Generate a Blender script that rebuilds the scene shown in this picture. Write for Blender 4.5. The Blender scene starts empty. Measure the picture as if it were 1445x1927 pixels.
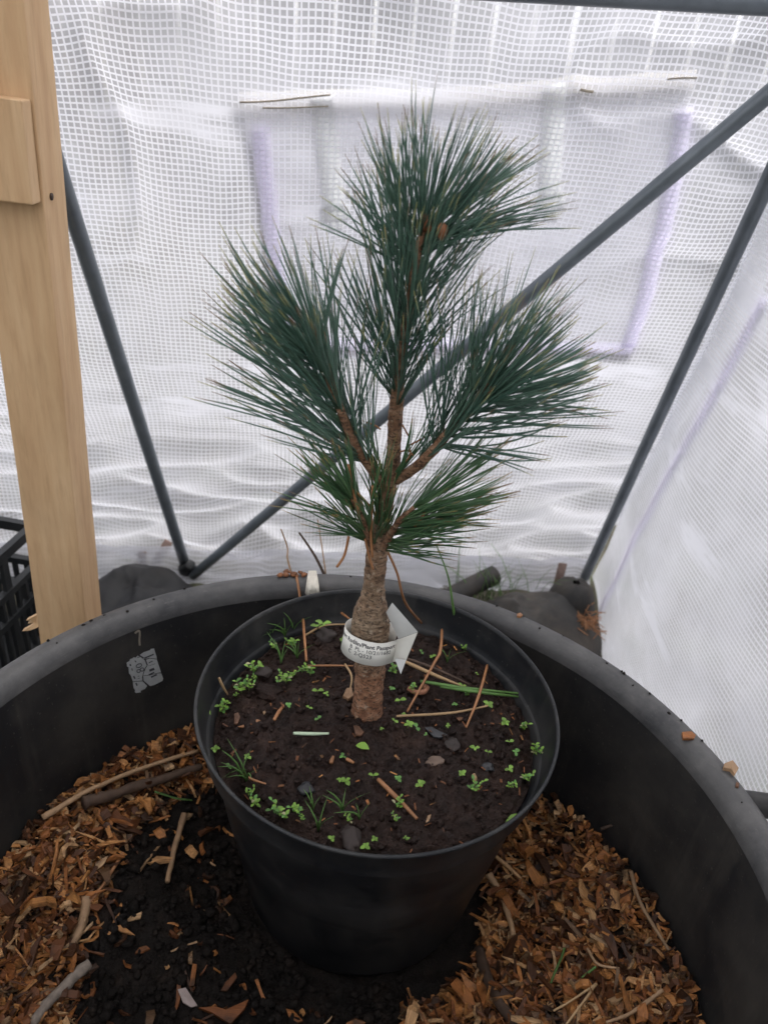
import bpy, bmesh, math, random
from math import sin, cos, pi, radians as rad
from mathutils import Vector as V, Matrix, noise
random.seed(7)
S = bpy.context.scene
COL = S.collection
# ------------------------------------------------------------------ camera
PW, PH, FPX = 1445.0, 1927.0, 1447.0          # photograph size, focal length in its pixels
PITCH, ROLL, CAMZ = rad(30.29), rad(5.92), 0.80
f_ = V((0, cos(PITCH), -sin(PITCH))); u0 = V((0, sin(PITCH), cos(PITCH))); r0 = V((1, 0, 0))
R_ = r0*cos(ROLL)+u0*sin(ROLL); U_ = -r0*sin(ROLL)+u0*cos(ROLL)
CAM = V((0, 0, CAMZ))
cd = bpy.data.cameras.new('camera'); cam = bpy.data.objects.new('camera', cd); COL.objects.link(cam)
M = Matrix((R_, U_, -f_)).transposed().to_4x4(); M.translation = CAM
cam.matrix_world = M
cd.sensor_fit = 'VERTICAL'; cd.sensor_height = 8.0; cd.sensor_width = 6.0; cd.lens = 8.0*FPX/PH
cd.clip_start = 0.01; cd.clip_end = 500
cd.dof.use_dof = True; cd.dof.focus_distance = 0.585; cd.dof.aperture_fstop = 1.9
S.camera = cam
# ------------------------------------------------------------------ light (overcast)
w = bpy.data.worlds.new('World'); S.world = w; w.use_nodes = True
nt = w.node_tree; bg = nt.nodes['Background']
sky = nt.nodes.new('ShaderNodeTexSky'); sky.sky_type = 'NISHITA'; sky.sun_disc = False
SUN_EL, SUN_AZ = 58.0, 40.0                     # azimuth from +y towards +x
sky.sun_elevation = rad(SUN_EL); sky.sun_rotation = rad(SUN_AZ); sky.dust_density = 3.0; sky.air_density = 1.0
hs = nt.nodes.new('ShaderNodeHueSaturation'); hs.inputs['Saturation'].default_value = 0.22
nt.links.new(sky.outputs[0], hs.inputs['Color']); nt.links.new(hs.outputs[0], bg.inputs['Color'])
bg.inputs['Strength'].default_value = 0.13
sd = bpy.data.lights.new('sun', 'SUN'); sd.energy = 1.3; sd.angle = rad(35); sd.color = (1, .97, .93)
so = bpy.data.objects.new('sun', sd); COL.objects.link(so)
dv = V((sin(rad(SUN_AZ))*cos(rad(SUN_EL)), cos(rad(SUN_AZ))*cos(rad(SUN_EL)), sin(rad(SUN_EL))))
so.rotation_euler = dv.to_track_quat('Z', 'Y').to_euler(); so.location = (0, 0, 4)
S.view_settings.view_transform = 'Standard'; S.view_settings.look = 'None'
S.view_settings.exposure = 1.42; S.view_settings.gamma = 1.0
S.render.engine = 'CYCLES'
S.cycles.transparent_max_bounces = 12; S.cycles.max_bounces = 6; S.cycles.diffuse_bounces = 3
# ------------------------------------------------------------------ pixel helpers
def ray(x, y): return R_*((x-PW/2)/FPX) - U_*((y-PH/2)/FPX) + f_
def onz(x, y, z): d = ray(x, y); return CAM + d*((z-CAMZ)/d.z)
def ony(x, y, Y): d = ray(x, y); return CAM + d*(Y/d.y)
def onpl(x, y, p, n): d = ray(x, y); return CAM + d*((p-CAM).dot(n)/d.dot(n))
def px(p): q = p-CAM; k = q.dot(f_); return (PW/2+FPX*q.dot(R_)/k, PH/2-FPX*q.dot(U_)/k)
def inpoly(x, y, P):
    c = False
    for i in range(len(P)):
        a, b = P[i], P[i-1]
        if (a[1] > y) != (b[1] > y) and x < (b[0]-a[0])*(y-a[1])/(b[1]-a[1])+a[0]: c = not c
    return c
def sst(a, b, x): t = min(1, max(0, (x-a)/(b-a))); return t*t*(3-2*t)
def fb(p, o=4): return noise.fractal(p, 1.0, 2.0, o)
# ------------------------------------------------------------------ object helpers
def tag(o, label=None, cat=None, group=None, kind=None):
    for k, v in (('label', label), ('category', cat), ('group', group), ('kind', kind)):
        if v: o[k] = v
    return o
def empty(name, loc, label=None, cat=None, group=None):
    o = bpy.data.objects.new(name, None); o.empty_display_size = .01; o.location = loc; COL.objects.link(o)
    return tag(o, label, cat, group)
WL = {}
def wloc(o): return WL.get(o.name, V(o.location))
def mesh(name, vs, fs, mat, smooth=True, uv=None, rnd=None):
    me = bpy.data.meshes.new(name); me.from_pydata([tuple(v) for v in vs], [], fs)
    if mat: me.materials.append(mat)
    if smooth: me.polygons.foreach_set('use_smooth', [True]*len(me.polygons))
    if uv:
        l = me.uv_layers.new(name='UVMap')
        for i, lo in enumerate(me.loops): l.data[i].uv = uv[lo.vertex_index]
    if rnd is not None:
        a = me.attributes.new('rnd', 'FLOAT', 'POINT'); a.data.foreach_set('value', rnd)
    me.update(); return me
def obj(name, vs, fs, mat, parent=None, smooth=True, uv=None, rnd=None, base=None):
    """one mesh object from world coordinates; its origin at parent's origin or at base"""
    o0 = wloc(parent) if parent else (base if base else V((0, 0, 0)))
    me = mesh(name, [V(v)-o0 for v in vs], fs, mat, smooth, uv, rnd)
    o = bpy.data.objects.new(name, me); COL.objects.link(o)
    if parent: o.parent = parent
    else: o.location = o0
    WL[o.name] = V(o0)
    return o
def cat_mb(parts):
    vs, fs = [], []
    for a, b in parts:
        k = len(vs); vs += list(a); fs += [tuple(i+k for i in f) for f in b]
    return vs, fs
def spline(P, n):
    """Catmull-Rom through points (Vectors of any equal size given as tuples)"""
    out = []; m = len(P)-1
    for j in range(n+1):
        t = j/n*m; i = min(int(t), m-1); t -= i
        a, b, c, d = P[max(i-1, 0)], P[i], P[i+1], P[min(i+2, m)]
        out.append(tuple(.5*((2*b[k])+(c[k]-a[k])*t+(2*a[k]-5*b[k]+4*c[k]-d[k])*t*t+(3*b[k]-a[k]-3*c[k]+d[k])*t**3) for k in range(len(b))))
    return out
def tube(pts, rads, n=8, cap=True, flat=1.0, bump=None):
    pts = [V(p) for p in pts]; vs, fs = [], []
    t = (pts[1]-pts[0]).normalized(); a = t.orthogonal().normalized()
    for i, p in enumerate(pts):
        t = (pts[min(i+1, len(pts)-1)]-pts[max(i-1, 0)]).normalized()
        a = (a-t*a.dot(t)).normalized(); b = t.cross(a)
        r = rads[i] if hasattr(rads, '__len__') else rads
        for k in range(n):
            q = 2*pi*k/n; d = a*cos(q)+b*sin(q)*flat
            rr = r
            if bump: rr = r*(1+bump(p+d*r))
            vs.append(p+d*rr)
    for i in range(len(pts)-1):
        for k in range(n):
            k2 = (k+1) % n; fs.append((i*n+k, i*n+k2, (i+1)*n+k2, (i+1)*n+k))
    if cap: fs += [tuple(range(n-1, -1, -1)), tuple((len(pts)-1)*n+k for k in range(n))]
    return vs, fs
def lathe(prof, c, n=96, jit=None):
    vs, fs = [], []
    m = len(prof)
    for k in range(n):
        q = 2*pi*k/n
        for r, z in prof:
            if jit: r, z = jit(q, r, z)
            vs.append(V((c[0]+r*cos(q), c[1]+r*sin(q), z)))
    for k in range(n):
        for i in range(m-1):
            k2 = (k+1) % n; fs.append((k*m+i, k2*m+i, k2*m+i+1, k*m+i+1))
    return vs, fs
def boxm(c, ex, ey, ez, hx, hy, hz):
    vs = [c+ex*(sx*hx)+ey*(sy*hy)+ez*(sz*hz) for sx in (-1, 1) for sy in (-1, 1) for sz in (-1, 1)]
    return vs, [(0, 1, 3, 2), (4, 6, 7, 5), (0, 4, 5, 1), (2, 3, 7, 6), (0, 2, 6, 4), (1, 5, 7, 3)]
def bevel(o, w, seg=2):
    m = o.modifiers.new('bevel', 'BEVEL'); m.width = w; m.segments = seg; m.limit_method = 'ANGLE'
    return o
# ------------------------------------------------------------------ materials
class NB:
    def __init__(s, name):
        s.m = bpy.data.materials.new(name); s.m.use_nodes = True; s.t = s.m.node_tree
        s.b = s.t.nodes['Principled BSDF']; s.out = s.t.nodes['Material Output']
    def n(s, ty, **kw):
        x = s.t.nodes.new(ty)
        for k, v in kw.items():
            if k in x.inputs: x.inputs[k].default_value = v
            else: setattr(x, k, v)
        return x
    def l(s, a, b): s.t.links.new(a, b)
    def coord(s, kind='Object'): return s.n('ShaderNodeTexCoord').outputs[kind]
    def noise(s, scale, detail=4, rough=.55, vec=None, stretch=None):
        x = s.n('ShaderNodeTexNoise', Scale=scale, Detail=detail, Roughness=rough)
        c = vec if vec else s.coord()
        if stretch:
            mp = s.n('ShaderNodeMapping'); mp.inputs['Scale'].default_value = stretch; s.l(c, mp.inputs[0]); c = mp.outputs[0]
        s.l(c, x.inputs['Vector']); return x.outputs['Fac']
    def ramp(s, fac, stops):
        x = s.n('ShaderNodeValToRGB'); e = x.color_ramp.elements
        while len(e) < len(stops): e.new(.5)
        for i, (p, c) in enumerate(stops): e[i].position = p; e[i].color = (*c, 1) if len(c) == 3 else c
        s.l(fac, x.inputs[0]); return x.outputs[0]
    def mix(s, fac, a, b, blend='MIX'):
        x = s.n('ShaderNodeMix', data_type='RGBA', blend_type=blend)
        for sock, v in ((x.inputs[0], fac), (x.inputs[6], a), (x.inputs[7], b)):
            if hasattr(v, 'is_output'): s.l(v, sock)
            else: sock.default_value = v if not isinstance(v, tuple) else (*v, 1)
        return x.outputs[2]
    def math(s, op, a, b=None, c=None):
        x = s.n('ShaderNodeMath', operation=op)
        for i, v in enumerate((a, b, c)):
            if v is None: continue
            if hasattr(v, 'is_output'): s.l(v, x.inputs[i])
            else: x.inputs[i].default_value = v
        return x.outputs[0]
    def bump(s, h, strength=.3, dist=.002):
        x = s.n('ShaderNodeBump', Strength=strength, Distance=dist); s.l(h, x.inputs['Height']); s.l(x.outputs[0], s.b.inputs['Normal'])
    def col(s, c):
        if hasattr(c, 'is_output'): s.l(c, s.b.inputs['Base Color'])
        else: s.b.inputs['Base Color'].default_value = (*c, 1)
    def set(s, **kw):
        for k, v in kw.items():
            k = k.replace('_', ' ')
            if hasattr(v, 'is_output'): s.l(v, s.b.inputs[k])
            else: s.b.inputs[k].default_value = v
        return s

def m_plastic(name, base, dust, amt, rough=.42, scale=14):
    m = NB(name); n1 = m.noise(scale, 6, .65); n2 = m.noise(220, 3)
    sc = m.noise(60, 3, .6, stretch=(1, 1, .08))
    k = m.math('MULTIPLY', m.ramp(n1, [(.42, (0, 0, 0)), (.75, (1, 1, 1))]), amt)
    k = m.math('ADD', k, m.math('MULTIPLY', m.ramp(sc, [(.55, (0, 0, 0)), (.8, (1, 1, 1))]), amt*.5))
    sp = m.ramp(m.noise(330, 1), [(.70, (0, 0, 0)), (.74, (1, 1, 1))])
    k = m.math('MAXIMUM', k, m.math('MULTIPLY', sp, amt*.9))
    m.col(m.mix(k, base, dust)); m.set(Roughness=m.math('ADD', m.math('MULTIPLY', n1, .3), rough-.12))
    m.b.inputs['Specular IOR Level'].default_value = .34
    m.bump(n2, .12, .0006); return m.m
POTM = m_plastic('pot_plastic', (.010, .011, .013), (.12, .112, .10), .34, .40)
TUBM = m_plastic('tub_plastic', (.014, .014, .015), (.085, .075, .062), .55, .52, 9)
def m_rim():
    m = NB('tub_rim_plastic'); n1 = m.noise(25, 6, .7); n2 = m.noise(160, 4, .7)
    k = m.ramp(n1, [(.3, (.022, .022, .024)), (.7, (.085, .081, .078))])
    scr = m.ramp(m.noise(120, 3, .7, stretch=(1, 1, 8)), [(.60, (0, 0, 0)), (.72, (1, 1, 1))]); k = m.mix(m.math('MULTIPLY', scr, .35), k, (.14, .13, .12))
    sp = m.ramp(n2, [(.68, (0, 0, 0)), (.74, (1, 1, 1))])
    m.col(m.mix(m.math('MULTIPLY', sp, .45), k, (.11, .085, .06))); m.set(Roughness=.5); m.bump(n2, .2, .0008); return m.m
RIMM = m_rim()
def m_soil(name, a, b, c, wet=.6):
    m = NB(name); n1 = m.noise(45, 6, .7); n2 = m.noise(420, 4, .7)
    k = m.ramp(n1, [(.3, a), (.55, b), (.8, c)])
    sp = m.ramp(m.noise(700, 2), [(.69, (0, 0, 0)), (.73, (1, 1, 1))])
    k = m.mix(m.math('MULTIPLY', sp, .35), k, (.16, .11, .075))
    m.col(k); m.set(Roughness=wet); m.b.inputs['Specular IOR Level'].default_value = .22; m.bump(n2, .9, .0025); return m.m
SOILM = m_soil('potting_soil', (.008, .0042, .0032), (.024, .0125, .009), (.055, .030, .021), .5)
COMPM = m_soil('compost', (.004, .003, .0025), (.011, .0078, .006), (.030, .019, .013), .7)
def m_chip():
    m = NB('wood_chip'); at = m.n('ShaderNodeAttribute', attribute_name='rnd').outputs['Fac']
    oi = m.n('ShaderNodeObjectInfo').outputs['Random']
    k = m.math('FRACT', m.math('ADD', at, oi))
    c = m.ramp(k, [(0, (.025, .010, .005)), (.24, (.085, .029, .010)), (.42, (.25, .082, .023)), (.60, (.46, .175, .048)), (.80, (.64, .30, .095)), (.93, (.72, .46, .24)), (1, (.05, .022, .01))])
    g = m.noise(90, 5, .7, stretch=(1, 9, 9)); d = m.noise(38, 4, .65)
    c = m.mix(m.ramp(g, [(.3, (.75, .75, .75)), (.7, (0, 0, 0))]), c, (.07, .03, .013))
    c = m.mix(m.ramp(d, [(.46, (0, 0, 0)), (.66, (.9, .9, .9))]), c, (.018, .011, .007))
    m.col(c); m.set(Roughness=.5); m.b.inputs['Specular IOR Level'].default_value = .3; m.bump(g, .6, .001); return m.m
CHIPM = m_chip()
def m_bark():
    m = NB('pine_bark'); z = m.n('ShaderNodeAttribute', attribute_name='rnd').outputs['Fac']
    n1 = m.noise(95, 6, .7); n2 = m.noise(190, 5, .75, stretch=(1, 1, 3)); n3 = m.noise(45, 3)
    c = m.ramp(n1, [(.30, (.05, .03, .018)), (.45, (.22, .145, .085)), (.62, (.40, .31, .21))])
    lich = m.ramp(n3, [(.42, (0, 0, 0)), (.62, (1, 1, 1))])
    c = m.mix(m.math('MULTIPLY', lich, .7), c, m.ramp(n2, [(.3, (.10, .085, .045)), (.7, (.36, .31, .22))]))
    red = m.ramp(n1, [(.3, (.07, .028, .014)), (.47, (.27, .115, .055)), (.66, (.48, .26, .15))])
    c = m.mix(m.ramp(z, [(.0, (1, 1, 1)), (.15, (.95, .95, .95)), (.21, (.08, .08, .08)), (.32, (.35, .35, .35)), (.6, (.6, .6, .6)), (1, (.85, .85, .85))]), c, red)
    fl = m.ramp(m.noise(260, 4, .7, stretch=(1, 1, 2.2)), [(.40, (1, 1, 1)), (.50, (0, 0, 0))])
    c = m.mix(m.math('MULTIPLY', fl, .8), c, (.035, .02, .012))
    pf = m.ramp(m.noise(210, 3, .6), [(.60, (0, 0, 0)), (.68, (1, 1, 1))])
    c = m.mix(m.math('MULTIPLY', pf, .55), c, (.52, .42, .31))
    m.col(c); m.set(Roughness=.8); m.bump(m.math('ADD', n1, n2), .9, .003); return m.m
BARKM = m_bark()
def m_needle(name, a, b, tip):
    m = NB(name); uv = m.n('ShaderNodeUVMap').outputs[0]; sp = m.n('ShaderNodeSeparateXYZ'); m.l(uv, sp.inputs[0])
    u, v = sp.outputs[0], sp.outputs[1]
    c = m.mix(u, a, b)
    c = m.mix(m.ramp(v, [(.0, (.55, .55, .55)), (.14, (0, 0, 0)), (1, (0, 0, 0))]), c, (.07, .13, .035))
    c = m.mix(m.ramp(v, [(.86, (0, 0, 0)), (.96, (1, 1, 1))]), c, m.mix(m.math('GREATER_THAN', m.math('FRACT', m.math('MULTIPLY', u, 7.3)), .6), tip, (.16, .075, .025)))
    m.col(c); m.set(Roughness=.36); m.b.inputs['Specular IOR Level'].default_value = .6
    return m.m
NEEDM = m_needle('needle_green', (.036, .092, .070), (.12, .205, .150), (.32, .29, .09))
NEEDM2 = m_needle('needle_lower_green', (.040, .105, .052), (.105, .195, .080), (.34, .21, .06))
def m_flat(name, c, rough=.6, var=.25, scale=120, trans=0):
    m = NB(name); n = m.noise(scale, 4)
    d = tuple(x*(1-var) for x in c); e = tuple(min(1, x*(1+var)) for x in c)
    oi = m.n('ShaderNodeObjectInfo').outputs['Random']
    k = m.math('ADD', m.math('MULTIPLY', n, .7), m.math('MULTIPLY', oi, .3))
    m.col(m.ramp(k, [(.3, d), (.75, e)])); m.set(Roughness=rough)
    if trans:
        t = m.n('ShaderNodeBsdfTranslucent'); t.inputs[0].default_value = (*e, 1)
        x = m.n('ShaderNodeMixShader'); x.inputs[0].default_value = trans
        m.l(m.b.outputs[0], x.inputs[1]); m.l(t.outputs[0], x.inputs[2]); m.l(x.outputs[0], m.out.inputs[0])
    return m.m
DEADM = m_flat('dead_needle', (.30, .135, .055), .55, .35, 60)
STRAWM = m_flat('straw', (.34, .22, .11), .6, .3, 60)
LEAFM = m_flat('seedling_leaf', (.22, .40, .06), .5, .4, 90, .3)
LEAF2 = m_flat('seedling_leaf_dark', (.12, .28, .06), .5, .4, 90, .25)
PALELEAF = m_flat('withered_leaf', (.42, .40, .22), .6, .3, 90, .2)
STEMM = m_flat('seedling_stem', (.14, .17, .06), .6, .3)
GRASSM = m_flat('grass_blade', (.10, .20, .05), .5, .4, 60, .25)
STONEM = m_flat('stone', (.032, .021, .017), .7, .4, 90)
SLATEM = m_flat('dark_stone', (.018, .018, .020), .5, .3, 90)
BROWNM = m_flat('bark_fragment', (.13, .06, .03), .7, .45, 90)
TWIGM = m_flat('twig_bark', (.055, .032, .02), .75, .5, 130)
TWIGP = m_flat('twig_pale', (.30, .185, .10), .7, .35, 110)
PAPERM = m_flat('paper', (.74, .72, .66), .65, .08, 60, .1)
PAPERG = m_flat('paper_back', (.62, .62, .60), .65, .1, 80)
INKM = m_flat('ink', (.035, .035, .04), .7, .1)
CLOTHM = m_flat('white_cloth', (.62, .58, .50), .85, .25, 160)
STICKM = m_flat('sticker', (.34, .345, .34), .55, .2, 130)
SCRATCH = m_flat('scratch', (.22, .19, .15), .6, .3, 200)
def m_pole():
    m = NB('grey_metal'); n = m.noise(30, 4); m.col(m.ramp(n, [(.3, (.10, .118, .135)), (.7, (.155, .178, .20))]))
    m.set(Roughness=.33, Metallic=.2); m.bump(m.noise(300, 2), .08, .0004); return m.m
POLEM = m_pole()
FABM = m_plastic('black_membrane', (.008, .008, .009), (.045, .038, .032), .3, .6, 12)
BAGM = m_plastic('dusty_membrane', (.022, .021, .020), (.095, .075, .058), .6, .7, 14)
CRATEM = m_plastic('crate_plastic', (.010, .011, .012), (.06, .058, .055), .25, .35, 20)
def m_wood():
    m = NB('pine_timber'); g = m.noise(11, 6, .6, stretch=(6, 6, .55)); k = m.noise(170, 3, .6, stretch=(1, 1, .12)); d = m.noise(9, 4)
    c = m.ramp(g, [(.25, (.44, .265, .135)), (.5, (.54, .35, .19)), (.75, (.61, .42, .245))])
    c = m.mix(m.ramp(k, [(.5, (0, 0, 0)), (.8, (.35, .35, .35))]), c, (.27, .155, .06))
    c = m.mix(m.ramp(d, [(.5, (0, 0, 0)), (.8, (.35, .35, .35))]), c, (.30, .21, .12))
    m.col(c); m.set(Roughness=.7); m.bump(k, .35, .0012); return m.m
WOODM = m_wood()
def m_sheet(name, fog, wu=.26, wv=.30):
    m = NB(name); uv = m.n('ShaderNodeUVMap').outputs[0]
    sp = m.n('ShaderNodeSeparateXYZ'); m.l(uv, sp.inputs[0])
    def line(x, wd):
        q = m.math('ABSOLUTE', m.math('SUBTRACT', m.math('FRACT', m.math('MULTIPLY', x, 1/.0060)), .5))
        r = m.n('ShaderNodeMapRange', interpolation_type='SMOOTHSTEP'); r.inputs[1].default_value = .5-wd/2-.05; r.inputs[2].default_value = .5-wd/2+.05
        m.l(q, r.inputs[0]); return r.outputs[0]
    th = m.math('MAXIMUM', line(sp.outputs[0], wu), line(sp.outputs[1], wv))
    n = m.noise(7, 5, .6, vec=uv); n2 = m.noise(55, 3, .6, vec=uv)
    haze = m.ramp(n, [(.36, (0, 0, 0)), (.66, (1, 1, 1))])
    mp = m.n('ShaderNodeMapping'); mp.inputs['Rotation'].default_value = (0, 0, rad(-33)); mp.inputs['Scale'].default_value = (.22, 1, 1); m.l(uv, mp.inputs[0])
    crease = m.ramp(m.noise(15, 4, .6, vec=mp.outputs[0]), [(.56, (0, 0, 0)), (.66, (1, 1, 1))])
    haze = m.math('ADD', m.math('ADD', m.math('MULTIPLY', haze, .42), m.math('MULTIPLY', n2, .25)), m.math('MULTIPLY', crease, .6))
    t = m.b; t.inputs['Base Color'].default_value = (.71, .71, .76, 1); t.inputs['Roughness'].default_value = .35
    tl = m.n('ShaderNodeBsdfTranslucent'); tl.inputs[0].default_value = (.72, .72, .775, 1)
    thr = m.n('ShaderNodeMixShader'); thr.inputs[0].default_value = .45; m.l(t.outputs[0], thr.inputs[1]); m.l(tl.outputs[0], thr.inputs[2])
    tr = m.n('ShaderNodeBsdfTransparent')
    gl = m.n('ShaderNodeBsdfGlossy'); gl.inputs['Roughness'].default_value = .16
    film = m.n('ShaderNodeMixShader'); film.inputs[0].default_value = .07; m.l(tr.outputs[0], film.inputs[1]); m.l(gl.outputs[0], film.inputs[2])
    fm = m.n('ShaderNodeMixShader'); m.l(m.math('ADD', m.math('MULTIPLY', haze, .62), fog), fm.inputs[0]); m.l(film.outputs[0], fm.inputs[1]); m.l(thr.outputs[0], fm.inputs[2])
    fin = m.n('ShaderNodeMixShader'); m.l(m.math('MULTIPLY', th, .93), fin.inputs[0]); m.l(fm.outputs[0], fin.inputs[1]); m.l(thr.outputs[0], fin.inputs[2])
    m.l(fin.outputs[0], m.out.inputs[0]); return m.m
SHEETM = m_sheet('reinforced_sheet', .34); SHEETR = m_sheet('reinforced_sheet_side', .50, .12, .36)
def m_trans(name, c, k):
    m = NB(name); m.col(c); m.set(Roughness=.5); t = m.n('ShaderNodeBsdfTranslucent'); t.inputs[0].default_value = (*c, 1)
    x = m.n('ShaderNodeMixShader'); x.inputs[0].default_value = k; m.l(m.b.outputs[0], x.inputs[1]); m.l(t.outputs[0], x.inputs[2])
    m.l(x.outputs[0], m.out.inputs[0]); return m.m
LILACM = m_trans('lilac_tape', (.80, .77, .88), .85)
WEBM = m_trans('white_webbing', (.90, .91, .90), .85)
ROOFM = m_trans('unseen_roof_sheet', (.82, .82, .85), .62)
HEMM = m_trans('hem', (.78, .76, .72), .70)
STAINM = m_flat('hem_stain', (.48, .42, .34), .8, .4, 120)
TABM = m_flat('brown_tab', (.25, .17, .14), .8, .3, 200)
def m_ground():
    m = NB('ground'); n1 = m.noise(6, 6, .7); n2 = m.noise(60, 5, .7)
    c = m.ramp(n1, [(.3, (.035, .028, .02)), (.5, (.07, .062, .04)), (.7, (.075, .095, .04))])
    m.col(m.mix(m.ramp(n2, [(.4, (0, 0, 0)), (.7, (.6, .6, .6))]), c, (.12, .11, .075))); m.set(Roughness=.9); m.bump(n2, .8, .02); return m.m
GROUNDM = m_ground()
FENCEM = m_flat('weathered_board', (.17, .155, .14), .85, .35, 12)
HAYM = m_flat('dry_grass', (.24, .215, .12), .8, .4, 5)

# ================================================================== setting
g = 40
vs, fs = [], []
N = 60
for j in range(N+1):
    for i in range(N+1):
        a = (i/N*2-1); b = (j/N*2-1)
        x = a*abs(a)*g; y = b*abs(b)*g+.6
        vs.append(V((x, y, fb(V((x*3, y*3, 0)))*.008 - .004)))
fs = [(j*(N+1)+i, j*(N+1)+i+1, (j+1)*(N+1)+i+1, (j+1)*(N+1)+i) for j in range(N) for i in range(N)]
tag(obj('ground', vs, fs, GROUNDM), kind='structure')

# ================================================================== greenhouse
ZF = .004
BL = onz(350, 1066, ZF+.012); BR = onz(1100, 1086, ZF+.012)
def solve_top():
    # tops of the two corner poles: same width and direction as the base edge (least squares along the two rays)
    d1, d2 = ray(0, -25), ray(1590, 26); b = BR-BL
    a11, a12, a22 = d2.dot(d2), -d2.dot(d1), d1.dot(d1); b1, b2 = d2.dot(b), -d1.dot(b)
    det = a11*a22-a12*a12
    s2 = (b1*a22-a12*b2)/det; s1 = (a11*b2-a12*b1)/det
    return CAM+d1*s1, CAM+d2*s2
TL, TR = solve_top()
E1 = (BR-BL).normalized(); up = ((TL-BL)+(TR-BR)); E2 = (up-E1*up.dot(E1)).normalized(); NB_ = E1.cross(E2)   # normal towards camera
if NB_.dot(CAM-BL) < 0: NB_ = -NB_
WID = (BR-BL).length; SL = .5*((TL-BL).length+(TR-BR).length)
gh = empty('greenhouse', (0, 1.0, 0), 'small greenhouse of white mesh-reinforced plastic sheet on grey metal poles', 'greenhouse')
PR = .0088
def sheet_off(s, t):
    q = V((s*3.2, t*4.2, 1.7)); d = fb(q, 3)*.012
    low = 1-sst(.05, .5, t)
    q2 = V((s*5+t*6, t*17-s*3, 9.1)); d += (1-abs(noise.noise(q2))*2)*.022*low
    q3 = V((s*9-t*8, t*11+s*4, 4.2)); d += max(0, noise.noise(q3))*.011*(.35+low)
    q4 = V((s*4-t*5, t*5+s*6, 14.2)); d += (1-2*abs(noise.noise(q4)))**3*.012*sst(.45, .8, t)
    return d
def backpt(s, t, o=0): return BL+E1*s+E2*t-NB_*(.020+sheet_off(s, t)*1.0-o)
def st(x, y):
    p = onpl(x, y, BL-NB_*.022, NB_); q = p-BL; return q.dot(E1), q.dot(E2)
def grid(fn, s0, s1, t0, t1, ns, nt_, uvw=0.0):
    vs, uv = [], []
    for j in range(nt_+1):
        for i in range(ns+1):
            s = s0+(s1-s0)*i/ns; t = t0+(t1-t0)*j/nt_
            vs.append(fn(s, t)); uv.append((s+uvw*noise.noise(V((s*6, t*6, 0))), t+uvw*noise.noise(V((s*6, t*6, 5)))+uvw*.5*noise.noise(V((s*22, t*14, 3)))))
    fs = [(j*(ns+1)+i, j*(ns+1)+i+1, (j+1)*(ns+1)+i+1, (j+1)*(ns+1)+i) for j in range(nt_) for i in range(ns)]
    return vs, fs, uv
vs, fs, uv = grid(backpt, -.62, WID+.018, -.012, SL+.10, 300, 220, .006)
o = obj('back_sheet', vs, fs, SHEETM, gh, uv=uv); o['label'] = 'white reinforced plastic sheet behind the pine'
# right-hand sheet: along the right corner pole, running towards the viewer
GD = V((.015, -1, 0)).normalized(); E3 = (TR-BR).normalized(); NR = GD.cross(E3).normalized()
if NR.dot(CAM-BR) < 0: NR = -NR
E3n = (E3-GD*E3.dot(GD)).normalized()
def right_off(s, t):
    return fb(V((s*2.6, t*3.1, 21)), 3)*.014 + (1-2*abs(noise.noise(V((s*3+t*2, t*4, 33)))))*.006 - .030*sst(.03, .25, s)*(1-sst(.05, .5, t*E3.z))
def rightpt(s, t, o=0):
    b = BR+E1*.022-NB_*.022
    return b+GD*s+E3*t-NR*(right_off(s, t)-o)
vs, fs, uv = grid(rightpt, .0, 1.25, -.30, 1.5, 220, 240, .004)
# keep only what lies above the ground
keep = [f for f in fs if min(vs[i].z for i in f) > -.004]
used = sorted({i for f in keep for i in f}); mp = {k: i for i, k in enumerate(used)}
UVR = []
for i in used:
    q = vs[i]-BR; UVR.append((-q.y, q.z/E3n.z))
obj('side_sheet', [vs[i] for i in used], [tuple(mp[i] for i in f) for f in keep], SHEETR, gh, uv=UVR)
def roofpt(s, t): return TL-E1*.55+E1*s+E2*.10-NB_*.02+V((0, -1, 0))*t+V((0, 0, .28*sin(pi*min(1, t/1.5))+.012*fb(V((s*4, t*4, 40)), 3)))
vs, fs, uv = grid(roofpt, 0, WID+.70, 0, 1.55, 60, 60)
obj('unseen_roof_sheet', vs, fs, ROOFM, gh)  # greenhouse roof, out of view; added to dim the light falling inside
def pole(name, a, b, r=PR, ext=0):
    d = (b-a).normalized(); a2 = a-d*ext; b2 = b+d*ext
    return obj(name, *tube([a2+(b2-a2)*(i/12) for i in range(13)], r, 20), POLEM, gh)
pole('corner_pole', BL, BL+(TL-BL)*1.0); pole('corner_pole', BR, TR)
pole('diagonal_brace', BL+E1*.014+NB_*.018, TR+NB_*.018, PR*.96)
pole('top_rail', TL-E1*.25+E2*.006, TR+E1*.05+E2*.006)
hub = obj('pole_foot', *tube([BL-E2*.012+NB_*.002, BL+E2*.004+NB_*.006, BL+E2*.022+E1*.012+NB_*.010], [.0125, .0125, .010], 14), CRATEM, gh); bevel(hub, .003)
# pole of the near right side, seen only as the rail above
obj('side_rail', *tube([TR+E2*.006+NB_*.01, TR+E2*.006+GD*1.0], PR, 16), POLEM, gh)
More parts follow.
